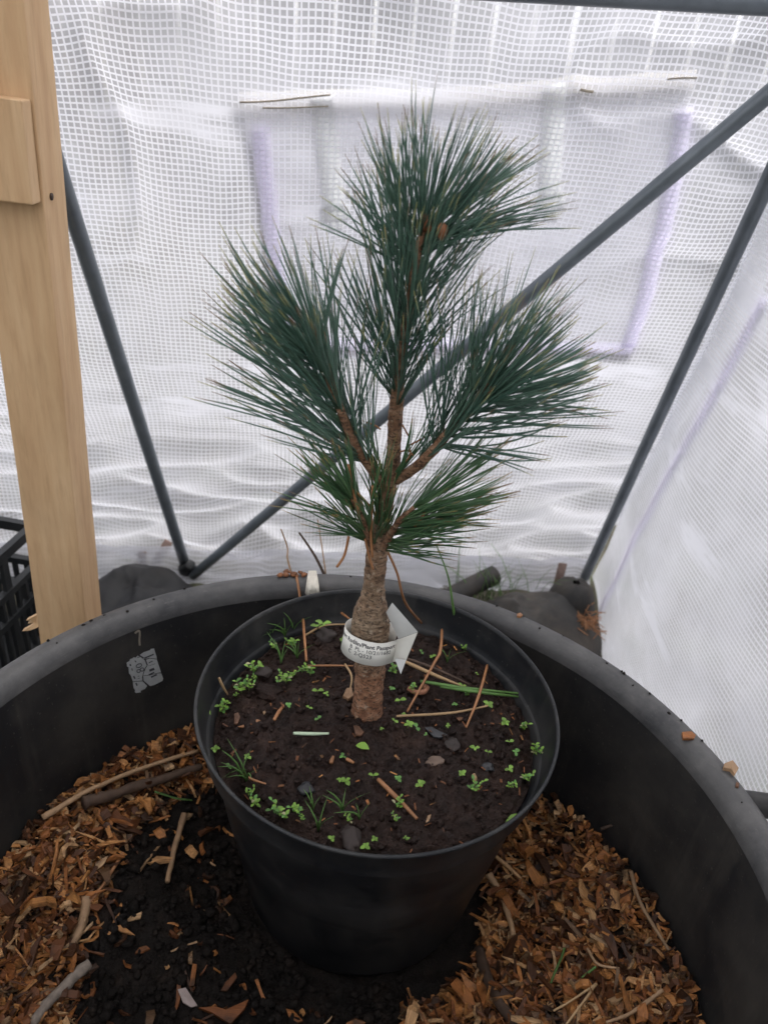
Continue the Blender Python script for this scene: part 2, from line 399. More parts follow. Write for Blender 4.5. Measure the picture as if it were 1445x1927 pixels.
# rolled window flap behind the sheet: tapes, webbing straps with buckles
def tape(name, P, wd, mat, parent, fn=backpt, stf=st, off=-.006, n=24, thick=.0012):
    Q = [stf(*p) for p in P]; Q = spline(Q, n); top, bot = [], []
    vs, fs = [], []
    for i, (s, t) in enumerate(Q):
        a = Q[max(i-1, 0)]; b = Q[min(i+1, n)]; dx, dy = b[0]-a[0], b[1]-a[1]; L = math.hypot(dx, dy); nx, ny = -dy/L*wd/2, dx/L*wd/2
        for o2 in (0, -thick):
            vs += [fn(s+nx, t+ny, off+o2), fn(s-nx, t-ny, off+o2)]
    for i in range(n):
        a, b = i*4, i*4+4
        fs += [(a, a+1, b+1, b), (a+2, b+2, b+3, a+3), (a, b, b+2, a+2), (a+1, a+3, b+3, b+1)]
    fs += [(0, 2, 3, 1), (n*4, n*4+1, n*4+3, n*4+2)]
    return obj(name, vs, fs, mat, parent)
s0, t0 = st(450, 192); s1, t1 = st(1318, 158); s2, t2 = st(1180, 655); s3, t3 = st(548, 640)
FL = [(s0, t0), (s1, t1), (s2, t2), (s3, t3)]
def flapgrid():
    vs, uv = [], []; n = 50
    for j in range(n+1):
        for i in range(n+1):
            a, b = i/n, j/n
            s = (FL[0][0]*(1-a)+FL[1][0]*a)*(1-b)+(FL[3][0]*(1-a)+FL[2][0]*a)*b
            t = (FL[0][1]*(1-a)+FL[1][1]*a)*(1-b)+(FL[3][1]*(1-a)+FL[2][1]*a)*b
            vs.append(backpt(s, t, -.010-.004*fb(V((s*8, t*8, 2)), 2))); uv.append((s*1.02+.003, t*1.02+.002))
    return vs, [(j*(n+1)+i, j*(n+1)+i+1, (j+1)*(n+1)+i+1, (j+1)*(n+1)+i) for j in range(n) for i in range(n)], uv
vs, fs, uv = flapgrid()
flap = obj('window_flap', vs, fs, m_sheet('window_film', .08, .10, .10), gh, uv=uv)
tape('fastening_tape', [(488, 235), (505, 380), (528, 560), (545, 640)], .019, LILACM, flap)
tape('fastening_tape', [(1296, 215), (1262, 370), (1215, 540), (1180, 650)], .019, LILACM, flap)
tape('fastening_tape', [(545, 648), (760, 655), (960, 656), (1190, 652)], .017, LILACM, flap, off=-.008)
tape('top_hem', [(450, 200), (760, 192), (1050, 180), (1318, 168)], .016, HEMM, flap, off=-.012)
tape('stain', [(452, 190), (520, 187), (622, 178)], .0013, STAINM, flap, off=.0003)
tape('stain', [(495, 200), (560, 201), (618, 200)], .0011, STAINM, flap, off=.0003)
tape('stain', [(1260, 157), (1285, 155), (1316, 155)], .0012, STAINM, flap, off=.0003)
tape('stain', [(1095, 176), (1105, 177), (1118, 177)], .0025, STAINM, flap, off=.0003)
for P, bx, by in (([(608, 182), (618, 290), (632, 400)], 632, 400), ([(1046, 165), (1040, 270), (1036, 375)], 1035, 380)):
    stp = tape('strap', P, .022, WEBM, flap, off=-.0028)
    bk = tape('buckle', [(bx, by-12), (bx, by), (bx+1, by+14)], .030, WEBM, stp, off=-.0015, n=6, thick=.004)
    tape('strap_tail', [(bx-6, by+16), (bx-5, by+34)], .006, WEBM, stp, off=-.001, n=4)
    tape('strap_tail', [(bx+8, by+16), (bx+8, by+34)], .006, WEBM, stp, off=-.001, n=4)
def st_r(x, y):
    b = BR+E1*.022-NB_*.022; p = onpl(x, y, b, NR); q = p-b
    c = GD.dot(E3); a1, a2 = q.dot(GD), q.dot(E3); return (a1-c*a2)/(1-c*c), (a2-c*a1)/(1-c*c)
tape('side_tape', [(1440, 560), (1366, 700), (1262, 890), (1190, 1030), (1135, 1150)], .022, LILACM, gh, fn=rightpt, stf=st_r, off=-.005, n=40)
# bottom hem of the back sheet folded inwards on the ground
def hem(s, t):
    return BL+E1*s-NB_*(.016-.042*t-.006*noise.noise(V((s*9, t*2, 3))))+V((0, 0, .005-BL.z+.034*(1-t)**2+.007*noise.noise(V((s*14, t*3, 7)))+.004*noise.noise(V((s*45, t*4, 7)))))
vs, fs, uv = grid(hem, -.60, WID+.01, 0, 1, 260, 14)
obj('ground_hem', vs, fs, SHEETR, gh, uv=[(a, b*.06) for a, b in uv])
for x, y, an, hh in ((296, 1042, .5, .030), (268, 1048, .1, .016), (1047, 1095, 0, .034)):
    p = onz(x, y+12, .012); d = (V((sin(an), 0, cos(an))))*hh
    ex = V((cos(an), 0, -sin(an)))
    obj('fastening_tab', *boxm(p+d*.6, ex, V((0, 1, 0)), d.normalized(), .0075, .001, hh), TABM, gh)

# ---- outside, seen dimly through the sheet
fo = empty('board_fence', (0, 4.6, 0), 'weathered grey board fence seen dimly through the sheet', 'fence')
bm_ = None
for i in range(40):
    x = -4+i*.2; hgt = 1.5+random.uniform(-.03, .03)
    vs, fs = boxm(V((0, 0, hgt/2)), V((1, 0, 0)), V((0, 1, 0)), V((0, 0, 1)), .09, .011, hgt/2)
    b = obj('board', vs, fs, FENCEM, None, smooth=False); b.parent = fo; b.location = (x+random.uniform(-.006, .006), random.uniform(-.004, .004), -.01)
for z in (.4, 1.2):
    vs, fs = boxm(V((0, .045, z)), V((1, 0, 0)), V((0, 1, 0)), V((0, 0, 1)), 4.05, .03, .04)
    b = obj('rail', vs, fs, FENCEM, None, smooth=False); b.parent = fo
vs, fs = [], []
rg = random.Random(3)
for i in range(2600):
    x = rg.uniform(-1.7, 1.9); y = rg.uniform(1.32, 3.2)+.1*x; h = rg.uniform(.10, .42)*(1 if rg.random() < .7 else 1.7); a = rg.uniform(0, 2*pi); l = rg.uniform(.0, .35)*h
    b = V((x, y, -.005)); d = V((cos(a), sin(a), 0)); s = V((-sin(a), cos(a), 0))*rg.uniform(.0018, .004)
    k = len(vs); vs += [b-s, b+s, b+d*l*.35+V((0, 0, h*.6))+s*.7, b+d*l*.35+V((0, 0, h*.6))-s*.7, b+d*l+V((0, 0, h))]
    fs += [(k, k+1, k+2, k+3), (k+3, k+2, k+4)]
tag(obj('dry_grass', vs, fs, HAYM), 'tall dry grass standing outside behind the white sheet', 'grass', kind='stuff')

# ================================================================== tub
TC = V((-.009, .307, 0)); ZR = CAMZ-.426
def jit_t(q, r, z): return r+.0016*noise.noise(V((cos(q)*2, sin(q)*2, z*3))), z+.0012*noise.noise(V((cos(q)*2.5, sin(q)*2.5, 3)))
tub = empty('black_tub', (TC.x, TC.y, 0), 'large round black plastic tub half full of wood chips', 'tub')
prof = [(.245, .010), (.254, .006), (.262, .012), (.2885, ZR-.036), (.2885, ZR-.028)]
obj('outer_wall', *lathe(prof, TC, 128, jit_t), TUBM, tub)
prof = [(.2885, ZR-.028), (.298, ZR-.026), (.303, ZR-.018), (.3035, ZR-.010), (.301, ZR-.003), (.297, ZR), (.290, ZR+.0008), (.284, ZR-.002), (.280, ZR-.007), (.2785, ZR-.014)]
obj('rim', *lathe(prof, TC, 160, jit_t), RIMM, tub)
prof = [(.2785, ZR-.014), (.2775, ZR-.04), (.2765, ZR-.09), (.274, ZR-.16), (.268, ZR-.22), (.25, .03), (.0, .028)]
o = obj('inner_wall', *lathe(prof, TC, 128, jit_t), TUBM, tub)
# handle lug outside the rim on the right
hp = onz(1500, 1640, ZR-.012); d = V((hp.x-TC.x, hp.y-TC.y, 0)).normalized(); e = V((-d.y, d.x, 0)); c0 = TC+d*.300+V((0, 0, ZR-.012))
hs_ = [c0+e*.055-d*.01, c0+e*.048+d*.030, c0+e*.030+d*.042, c0-e*.030+d*.042, c0-e*.048+d*.030, c0-e*.055-d*.01]
obj('handle', *tube(spline([tuple(p) for p in hs_], 30), .009, 12), TUBM, tub)
hs_ = [TC*2-p+V((0, 0, 2*p.z)) for p in hs_]
obj('handle', *tube(spline([tuple(p) for p in hs_], 30), .009, 12), TUBM, tub)
def wallpt(x, y, off=0.0):
    d = ray(x, y); R = .2768-off
    a = d.x*d.x+d.y*d.y; b = -2*(d.x*TC.x+d.y*TC.y); c = TC.x**2+TC.y**2-R*R
    return CAM+d*((-b+math.sqrt(b*b-4*a*c))/(2*a))
# torn price sticker on the inner wall, written in the photo's own place
def zp(x, y): return 220+x*100/1376, 1180+y*140/1927
pieces = [[(600, 720), (700, 650), (860, 600), (890, 565), (970, 555), (1000, 660), (1035, 770), (1040, 825), (850, 800), (700, 830), (690, 800)],
          [(260, 920), (330, 880), (350, 830), (400, 815), (440, 785), (500, 790), (540, 740), (590, 760), (700, 835), (770, 900), (790, 980), (730, 1060), (700, 1150), (660, 1300), (670, 1390), (420, 1410), (370, 1260), (320, 1190), (310, 1040), (270, 1020)],
          [(745, 850), (860, 815), (1040, 840), (1100, 1020), (1150, 1175), (1060, 1185), (850, 1240), (690, 1250), (720, 1150), (760, 1060), (810, 980)],
          [(690, 1262), (850, 1255), (1060, 1200), (1155, 1195), (1205, 1330), (1190, 1390), (1000, 1490), (870, 1530), (700, 1390)],
          [(420, 1425), (670, 1405), (790, 1520), (740, 1600), (620, 1650), (630, 1690), (500, 1710), (470, 1680), (480, 1630), (440, 1580)]]
stk = None
for P in pieces:
    if stk is None: stk = empty('sticker', wallpt(270, 1265)-TC*0); stk.parent = tub; WL[stk.name] = wallpt(270, 1265); stk.location = wallpt(270, 1265)-V((TC.x, TC.y, 0)); tag(stk, 'torn grey price sticker')
    a = [wallpt(*zp(*q), .0007) for q in P]; b = [wallpt(*zp(*q), .0002) for q in P]; n = len(P)
    obj('torn_piece', a+b, [tuple(range(n)), tuple(range(2*n-1, n-1, -1))]+[(i, (i+1) % n, n+(i+1) % n, n+i) for i in range(n)], STICKM, stk, smooth=False)
def stroke(P, wd):
    vs, fs = [], []
    Q = spline(P, max(6, 6*(len(P)-1))) if len(P) > 2 else P
    for i, q in enumerate(Q):
        a = Q[max(i-1, 0)]; b = Q[min(i+1, len(Q)-1)]; dx, dy = b[0]-a[0], b[1]-a[1]; L = math.hypot(dx, dy) or 1
        nx, ny = -dy/L*wd/2, dx/L*wd/2
        vs += [wallpt(*zp(q[0]+nx, q[1]+ny), .00095), wallpt(*zp(q[0]-nx, q[1]-ny), .00095)]
    fs = [(2*i, 2*i+1, 2*i+3, 2*i+2) for i in range(len(Q)-1)]
    return vs, fs
def oval(cx, cy, a, b, th): return [(cx+a*cos(t)*cos(th)-b*sin(t)*sin(th), cy+a*cos(t)*sin(th)+b*sin(t)*cos(th)) for t in [i*pi/5 for i in range(11)]]
st_ = [stroke(P, wd) for P, wd in (
    ([(710, 810), (960, 705)], 34), ([(600, 735), (700, 800)], 24), ([(745, 850), (790, 980)], 36),                      # K
    (oval(580, 1000, 75, 45, -.35), 22), (oval(570, 1140, 45, 38, -.3), 22), (oval(660, 1100, 48, 42, -.3), 22),            # 0 8
    ([(850, 1130), (975, 1080)], 60), ([(830, 1240), (975, 1175)], 34), ([(890, 1300), (1040, 1230)], 40), ([(820, 1010), (1000, 950)], 10), ([(830, 930), (930, 880)], 22),
    ([(440, 1270), (475, 1340)], 40), ([(500, 1450), (530, 1520)], 40), ([(350, 960), (365, 1010)], 40), ([(395, 1070), (410, 1130)], 24), ([(550, 1280), (590, 1265)], 16), ([(550, 1340), (600, 1320)], 14), ([(540, 790), (600, 770)], 20), ([(470, 870), (510, 910)], 26))]
obj('print', *cat_mb(st_), INKM, stk, smooth=False)
obj('scratch_mark', *cat_mb([stroke([(470, 160), (580, 95), (600, 200), (590, 330), (600, 480)], 50)]), SCRATCH, tub, smooth=False)

# ---- chip bed and compost inside the tub
PC = V((.011, .445, 0)); PB = CAMZ-.640
DARK = [(330, 1500), (430, 1480), (560, 1700), (770, 1850), (700, 2100), (60, 2150), (150, 1890), (165, 1760), (215, 1640), (250, 1570)]
def floorz(x, y):
    d = math.hypot(x-PC.x, y-PC.y)
    w_ = .25+.75*(1-sst(.40, .58, y))
    dip = .066*(1-sst(.10, .235, d))*w_
    if y < .40: dip = max(dip, .05*(1-sst(.08, .24, math.hypot(x-PC.x+.05, (y-.26)))))
    z = CAMZ-.580-dip+fb(V((x*14, y*14, 3)), 4)*.007
    r = math.hypot(x-TC.x, y-TC.y); z += .010*sst(.2, .275, r)
    return z
def darkness(x, y):
    p = px(V((x, y, floorz(x, y)))); return inpoly(p[0]+25*noise.noise(V((x*40, y*40, 1))), p[1]+25*noise.noise(V((x*40, y*40, 6))), DARK)
vs, fs = [], []
NR_, NA = 70, 200
for i in range(NR_+1):
    for k in range(NA):
        r = .2765*i/NR_; q = 2*pi*k/NA; x, y = TC.x+r*cos(q), TC.y+r*sin(q)
        z = floorz(x, y)-.002+fb(V((x*70, y*70, 0)), 4)*.0035
        vs.append(V((x, y, z)))
fs = [(i*NA+k, i*NA+(k+1) % NA, (i+1)*NA+(k+1) % NA, (i+1)*NA+k) for i in range(NR_) for k in range(NA)]
tag(obj('compost_bed', vs, fs, COMPM), 'dark crumbly compost filling the black tub', 'compost', kind='stuff')
def rock(rg, r, sub=1, sq=(1, 1, .7)):
    bm = bmesh.new(); bmesh.ops.create_icosphere(bm, subdivisions=sub, radius=r); o_ = V((rg.random()*50, rg.random()*50, 0))
    for v in bm.verts:
        k = 1+.55*noise.noise(v.co/r*1.1+o_)+(.22*noise.noise(v.co/r*3.3+o_) if sub > 1 else 0); v.co = V((v.co.x*sq[0]*k, v.co.y*sq[1]*k, v.co.z*sq[2]*k))
    vs = [v.co.copy() for v in bm.verts]; fs = [tuple(v.index for v in f.verts) for f in bm.faces]; bm.free(); return vs, fs
ROCKS = [rock(random.Random(i), 1.0) for i in range(14)]
def scatter_rocks(pts, rg):
    vs, fs = [], []
    for p, r in pts:
        a, b = ROCKS[rg.randrange(14)]; Mx = Matrix.Rotation(rg.uniform(0, 6.3), 3, V((rg.random()-.5, rg.random()-.5, rg.random())).normalized())
        k = len(vs); vs += [p+(Mx @ v)*r for v in a]; fs += [tuple(i+k for i in f) for f in b]
    return vs, fs
rg = random.Random(11); pts = []
while len(pts) < 4200:
    r = .272*math.sqrt(rg.random()); q = rg.uniform(0, 2*pi); x, y = TC.x+r*cos(q), TC.y+r*sin(q)
    if math.hypot(x-PC.x, y-PC.y) < .10 or not darkness(x, y): continue
    s = .0007+.0045*rg.random()**7; pts.append((V((x, y, floorz(x, y)-.001+s*.35)), s))
tag(obj('compost_crumbs', *scatter_rocks(pts, rg), COMPM), 'loose dark compost crumbs spilled beside the inner pot', 'compost', kind='stuff')
# wood chips
def chipmesh(rg, L, W, T):
    """a split flake: 4 cross-sections of 4 corners, torn or sawn ends, twisted along the grain"""
    n = 4; vs = []; kind = rg.random(); bend = rg.uniform(-.35, .35)*W; tw = rg.uniform(-.5, .5); cup = rg.uniform(-.8, .8)*T
    ends = (rg.uniform(.75, 1.15), rg.uniform(.7, 1.15)) if kind < .68 else ((rg.uniform(.1, .5), rg.uniform(.6, 1)) if kind < .9 else (rg.uniform(.1, .5), rg.uniform(.1, .5)))
    sk = (rg.uniform(-.5, .5), rg.uniform(-.5, .5))
    for i in range(n):
        t = i/(n-1)-.5; wf = ends[0] if i == 0 else ends[1] if i == n-1 else rg.uniform(.85, 1.15); tf = rg.uniform(.6, 1.2)
        cx = t*L; cy = bend*(1-4*t*t); cz = cup*(1-4*t*t)*2; a = tw*t
        for sy, sz in ((-1, -1), (1, -1), (1, 1), (-1, 1)):
            y = sy*W/2*wf*rg.uniform(.8, 1.15); z = sz*T/2*tf*rg.uniform(.6, 1.2)
            x = cx+(sk[0] if i == 0 else sk[1] if i == n-1 else 0)*sy*W*.5+rg.uniform(-.05, .05)*L
            vs.append(V((x, cy+y*cos(a)-z*sin(a), cz+y*sin(a)+z*cos(a))))
    fs = [(0, 1, 2, 3), (12, 15, 14, 13)]
    for i in range(n-1):
        for k in range(4): k2 = (k+1) % 4; fs.append((i*4+k, (i+1)*4+k, (i+1)*4+k2, i*4+k2))
    return vs, fs
def chipsize(rg, big):
    u = rg.random()
    if u < .40: L, W, T = rg.uniform(.007, .014), rg.uniform(.003, .0065), rg.uniform(.0012, .0035)
    elif u < .76: L, W, T = rg.uniform(.012, .034), rg.uniform(.0011, .0032), rg.uniform(.001, .0022)
    elif u < .84: L, W, T = rg.uniform(.014, .024), rg.uniform(.005, .009), rg.uniform(.002, .004)
    else: L, W, T = rg.uniform(.003, .007), rg.uniform(.002, .0045), rg.uniform(.001, .0025)
    return L*big, W*big, T*big
VAR = []
rg = random.Random(21)
for i in range(44):
    L, W, T = chipsize(rg, 1.25 if i < 30 else 1.5); a, b = chipmesh(rg, L, W, T)
    VAR.append((mesh('wood_chip', a, b, CHIPM, False, rnd=[rg.random()]*len(a)), L, T))
def chipspot(rg, full=False):
    while True:
        r = .273*math.sqrt(rg.random()); q = rg.uniform(0, 2*pi); x, y = TC.x+r*cos(q), TC.y+r*sin(q)
        if math.hypot(x-PC.x, y-PC.y) < .112+.02*(1-sst(.3, .5, y)): continue
        dk = darkness(x, y)
        if dk and rg.random() > .035: continue
        p = px(V((x, y, floorz(x, y))))
        vis = -30 < p[0] < 1475 and 1380 < p[1] < 1960
        if full or vis: return x, y, vis, dk
def chiprot(rg, tilt):
    return Matrix.Rotation(rg.uniform(0, 2*pi), 3, 'Z') @ Matrix.Rotation(rg.gauss(0, tilt), 3, 'Y') @ Matrix.Rotation(rg.gauss(0, tilt*1.3), 3, 'X')
rg = random.Random(5); n = 0
while n < 292:
    x, y, vis, dk = chipspot(rg)
    me, L, T = VAR[rg.randrange(44)]
    if math.hypot(x-TC.x, y-TC.y)+L*.4 > .270: continue
    o = bpy.data.objects.new('wood_chip', me); COL.objects.link(o)
    Mx = chiprot(rg, .12 if dk else .34).to_4x4(); Mx.translation = V((x, y, floorz(x, y)+(.002 if dk else rg.uniform(.005, .011)))); o.matrix_world = Mx
    tag(o, 'loose orange-brown wood chip lying on top of the mulch inside the black tub', 'wood chip', 'wood chips on top of the mulch'); n += 1
rg = random.Random(8); vs, fs, rn = [], [], []
for i in range(6400):
    x, y, vis, dk = chipspot(rg, i > 5400)
    L, W, T = chipsize(rg, rg.uniform(.55, 1.1)); a, b = chipmesh(rg, L, W, T); Mx = chiprot(rg, .5)
    if math.hypot(x-TC.x, y-TC.y)+L*.45 > .2745: continue
    c = V((x, y, floorz(x, y)+(.001 if dk else rg.uniform(-.002, .007)))); k = len(vs); vs += [c+Mx @ v for v in a]; fs += [tuple(j+k for j in f) for f in b]; rn += [rg.random()]*len(a)
tag(obj('wood_chip_mulch', vs, fs, CHIPM, smooth=False, rnd=rn), 'deep mulch of orange-brown wood chips filling the black tub', 'mulch', kind='stuff')
def bedpt(x, y, h=.006):
    z = CAMZ-.58
    for _ in range(8): p = onz(x, y, z); z = floorz(p.x, p.y)+h
    return p
def stick(P, r, mat, label, name='stick', cat='stick', h=.008, rough=.2):
    pts = [bedpt(*p, h+(.0 if i else 0)) for i, p in enumerate(P)]
    pts = [V(q)+V((noise.noise(V(q)*55), noise.noise(V(q)*55+V((9, 0, 0))), 0))*r*.4 for q in spline([tuple(p) for p in pts], 22)]
    rr = [r*(1-.35*i/22)*(1+.9*rough*noise.noise(p*200)) for i, p in enumerate(pts)]
    base = pts[11]
    o = obj(name, *tube(pts, rr, 9, bump=lambda p: .16*noise.noise(p*330)+.16*noise.noise(p*800)), mat, base=base); return tag(o, label, cat)
stick([(160, 1512), (260, 1480), (380, 1443)], .0052, TWIGM, 'thick dark brown stick lying on wood chips, touching the inner pot', h=.014)
stick([(80, 1538), (160, 1492), (250, 1452), (372, 1412)], .0026, TWIGP, 'long thin pale stick along the tub wall beside the thick dark stick', h=.013)
stick([(232, 1605), (205, 1650), (172, 1698)], .0016, DEADM, 'thin reddish twig pointing from the mulch onto dark compost', h=.010)
stick([(348, 1532), (330, 1590), (316, 1660)], .0030, TWIGP, 'light brown stick lying on dark compost next to the inner pot', h=.010)
stick([(165, 1690), (155, 1740), (142, 1775)], .0042, TWIGP, 'short tan stick at the edge between mulch and dark compost', h=.008)
stick([(170, 1815), (120, 1860), (85, 1890), (60, 1927)], .0045, m_flat('grey_twig', (.16, .13, .105), .85, .5, 260), 'greyish mouldy stick lying along the compost edge', h=.010)
stick([(918, 1645), (945, 1690), (966, 1760)], .0034, TWIGP, 'brown stick beside the inner pot, pointing away from its rim', h=.012)
stick([(1186, 1640), (1205, 1700), (1258, 1788)], .0018, TWIGP, 'thin tan twig running along the foot of the tub wall', h=.013)
stick([(903, 1790), (925, 1860), (975, 1940)], .0052, TWIGM, 'thick brown stick half sunk into the mulch beside the inner pot', h=.008)
stick([(1120, 1853), (1098, 1885), (1064, 1927)], .0011, STRAWM, 'pale dry pine needle on mulch, crossing another one', 'fallen_needle', 'pine needle', .014)
stick([(1122, 1852), (1080, 1880), (1040, 1902)], .0010, STRAWM, 'slightly bent pale needle on mulch meeting the other one at its tip', 'fallen_needle', 'pine needle', .014)
stick([(1245, 1862), (1190, 1905), (1140, 1925)], .0016, TWIGP, 'curved brown twig lying across the mulch near the tub wall', h=.012)
stick([(1130, 1560), (1160, 1552), (1208, 1555)], .0014, TWIGM, 'dark bent twig sticking out of the mulch against the tub wall', h=.016)
stick([(1105, 1785), (1125, 1815), (1165, 1822)], .0012, TWIGP, 'curly pale wood shaving on the mulch', 'wood_shaving', 'shaving', .014)
for P in ([(1062, 1785), (1050, 1815), (1036, 1850)], [(1120, 1820), (1105, 1832), (1095, 1840)]):
    stick(P, .0011, GRASSM, 'short green grass blade lying on the brown mulch', 'grass_wisp', 'grass', .013)['group'] = 'grass blades on the mulch'
stick([(292, 1490), (330, 1502), (362, 1506)], .0010, GRASSM, 'green pine needle lying on the mulch below the thick dark stick', 'fallen_needle', 'pine needle', .014)
def shard(P, thick, mat, h, label, name='wood_splinter', cat='wood chip', surf=bedpt, lift=None, rr=.5):
    """flat broken piece: outline traced, real thickness, lying on its surface"""
    pts = [surf(x, y, h) for x, y in P]; c = sum(pts, V())/len(pts); n = len(pts)
    pts = [V((p.x, p.y, c.z+(p.z-c.z)*.5+rr*.002*noise.noise(p*200))) for p in pts]
    vs = [p+V((0, 0, thick)) for p in pts]+pts+[c+V((0, 0, thick*1.3))]
    fs = [(i, (i+1) % n, 2*n) for i in range(n)]+[tuple(range(2*n-1, n-1, -1))]+[((i+1) % n, i, n+i, n+(i+1) % n) for i in range(n)]
    return tag(obj(name, [v for v in vs], fs, mat, smooth=False, base=c, rnd=[.6]*len(vs) if mat is CHIPM else None), label, cat)
shard([(375, 1900), (405, 1898), (432, 1912), (468, 1884), (460, 1902), (434, 1930), (400, 1910)], .003, CHIPM, .002, 'pale forked splinter of wood on the dark compost')
shard([(335, 1862), (350, 1860), (372, 1895), (360, 1898), (345, 1888)], .0015, m_flat('shell', (.28, .22, .20), .5, .3), .002, 'greyish pink shell-like flake on the dark compost', 'flake', 'flake')
shard([(363, 1815), (371, 1816), (366, 1858), (357, 1858)], .0016, CHIPM, .002, 'narrow upright wood chip alone on dark compost')
shard([(425, 1850), (443, 1832), (446, 1842), (428, 1866), (416, 1866)], .0016, CHIPM, .002, 'small golden wood chip alone on dark compost')
shard([(212, 1742), (230, 1741), (256, 1766), (230, 1756)], .0015, CHIPM, .002, 'thin curved wood chip alone on dark compost')
shard([(538, 1900), (552, 1905), (570, 1922), (560, 1926), (545, 1915)], .0016, CHIPM, .002, 'small rough wood chip by the foot of the inner pot')
# debris on the tub rim
def rimpt(x, y, h=0): return onz(x, y, ZR+h)
rg = random.Random(2); pts = []
for x, y in ((158, 1176), (172, 1168), (198, 1157), (196, 1158), (240, 1150), (290, 1128), (91, 1205), (108, 1210), (660, 1085), (935, 1140), (1015, 1182), (1060, 1196), (1141, 1248), (1170, 1263), (1190, 1290), (1182, 1262), (1258, 1342), (1222, 1305), (1287, 1353), (1330, 1391), (985, 1160), (1395, 1510), (345, 1103), (700, 1090)):
    p = rimpt(x, y, .0006); d = V((p.x-TC.x, p.y-TC.y, 0)); L = min(.297, max(.285, d.length)); d = TC+d.normalized()*L
    pts.append((V((d.x, d.y, ZR+.0006)), rg.uniform(.0007, .0017)))
tag(obj('soil_crumbs', *scatter_rocks(pts, rg), COMPM), 'tiny dark soil crumbs scattered along the tub rim', 'soil', kind='stuff')
def rimsurf(x, y, h): return rimpt(x, y, h)
shard([(1281, 1382), (1299, 1380), (1307, 1387), (1304, 1393), (1283, 1393)], .0022, CHIPM, .0005, 'square tan wood chip lying on the tub rim', surf=rimsurf)
shard([(1360, 1442), (1375, 1437), (1387, 1450), (1380, 1462), (1372, 1452), (1358, 1450)], .003, TWIGP, .0004, 'curled tan wood chip on the tub rim beside the white sheet', surf=rimsurf)
shard([(1383, 1475), (1389, 1477), (1388, 1484), (1382, 1482)], .002, BROWNM, .0004, 'tiny reddish crumb of bark on the tub rim', 'bark_crumb', 'bark', surf=rimsurf)
shard([(972, 1158), (978, 1156), (983, 1160), (978, 1163), (972, 1162)], .002, DEADM, .0005, 'small orange bark flake on the tub rim behind the pot', 'bark_flake', 'bark', surf=rimsurf)
rg = random.Random(4)
for i in range(15):
    x, y = rg.gauss(548, 13), rg.uniform(1074, 1086)
    p = rimpt(x, y, .0018+.002*rg.random())
    a, b = ROCKS[i % 14]; r = rg.uniform(.0016, .0034)
    tag(obj('bark_flake', [p+v*r for v in a], b, m_flat('rust_flake', (.19, .075, .03), .7, .4) if i == 0 else bpy.data.materials['rust_flake'], base=p), 'small rust-brown bark flake in the heap on the tub rim', 'bark', 'heap of bark flakes on the tub rim')
# strip of white cloth over the rim
vs, fs = [], []
cl = [(1074, 15), (1081, 17), (1088, 20), (1095, 22), (1107, 25), (1119, 28)]
for i, (y, wd) in enumerate(cl):
    for k in range(9):
        a = k/8-.5; xx = 588+a*wd; yy = y+(2.5*sin(k*2.1+i) if i == 5 else 0)
        vs.append(onz(xx, yy, ZR+.0025+.0008*sin(k*2.3+i*.6)) if i < 4 else wallpt(xx, yy, .003+.0012*sin(k*2.3+i*.6)))
m9 = len(vs); vs += [v+V((0, .0012, -.0006)) for v in vs]
for i in range(5):
    for k in range(8):
        a = i*9+k; fs += [(a, a+1, a+10, a+9), (m9+a, m9+a+9, m9+a+10, m9+a+1)]
tag(obj('cloth_strip', vs, fs, CLOTHM, base=rimpt(590, 1085)), 'short frayed strip of white cloth hanging over the tub rim', 'cloth')
def stalk(P, Y, r, mat, name, label, cat, r1=None):
    pts = [V(q) for q in spline([tuple(ony(x, y, yy)) for (x, y), yy in zip(P, Y)], 16)]
    rr = [r+((r1 if r1 else r*.6)-r)*i/16 for i in range(17)]
    return tag(obj(name, *tube(pts, rr, 6), mat, base=pts[0]), label, cat)
stalk([(612, 1085), (592, 1045), (563, 1002)], (.612, .62, .63), .0017, TWIGM, 'dry_stalk', 'dark broken stalk rising behind the tub rim by the cloth strip', 'stalk')
stalk([(549, 1080), (541, 1050), (541, 1030), (529, 996)], (.600, .605, .61, .61), .0011, TWIGP, 'dry_stalk', 'thin wavy dry stalk rising out of the bark flakes on the rim', 'stalk')
stalk([(613, 1080), (606, 1030), (598, 978)], (.615, .63, .64), .0008, TWIGP, 'dry_stalk', 'hair-thin dry stem behind the tub rim, beside the broken stalk', 'stalk')

# ================================================================== inner pot with soil
pot = empty('black_pot', (PC.x, PC.y, PB), 'black plastic plant pot standing in the wood chips, holding the pine', 'plant pot')
def jit_p(q, r, z): return r*(1+.004*noise.noise(V((cos(q)*1.6, sin(q)*1.6, z*4)))), z
prof = [(.0, PB+.001), (.092, PB), (.0985, PB+.003), (.101, PB+.010), (.1285, ZR-.034), (.1305, ZR-.030), (.1345, ZR-.028)]
obj('outer_wall', *lathe(prof, PC, 128, jit_p), POTM, pot)
prof = [(.1345, ZR-.028), (.1382, ZR-.004), (.1398, ZR-.0025), (.1405, ZR-.0008), (.1400, ZR+.0006), (.1388, ZR+.0008), (.1378, ZR), (.1372, ZR-.002)]
obj('rim', *lathe(prof, PC, 160, jit_p), POTM, pot)
prof = [(.1372, ZR-.002), (.134, ZR-.024), (.1315, ZR-.030), (.1275, ZR-.034), (.120, ZR-.09), (.1, PB+.012), (0, PB+.008)]
obj('inner_wall', *lathe(prof, PC, 128, jit_p), POTM, pot)
SZ = ZR-.030
TB = onz(690, 1345, SZ)
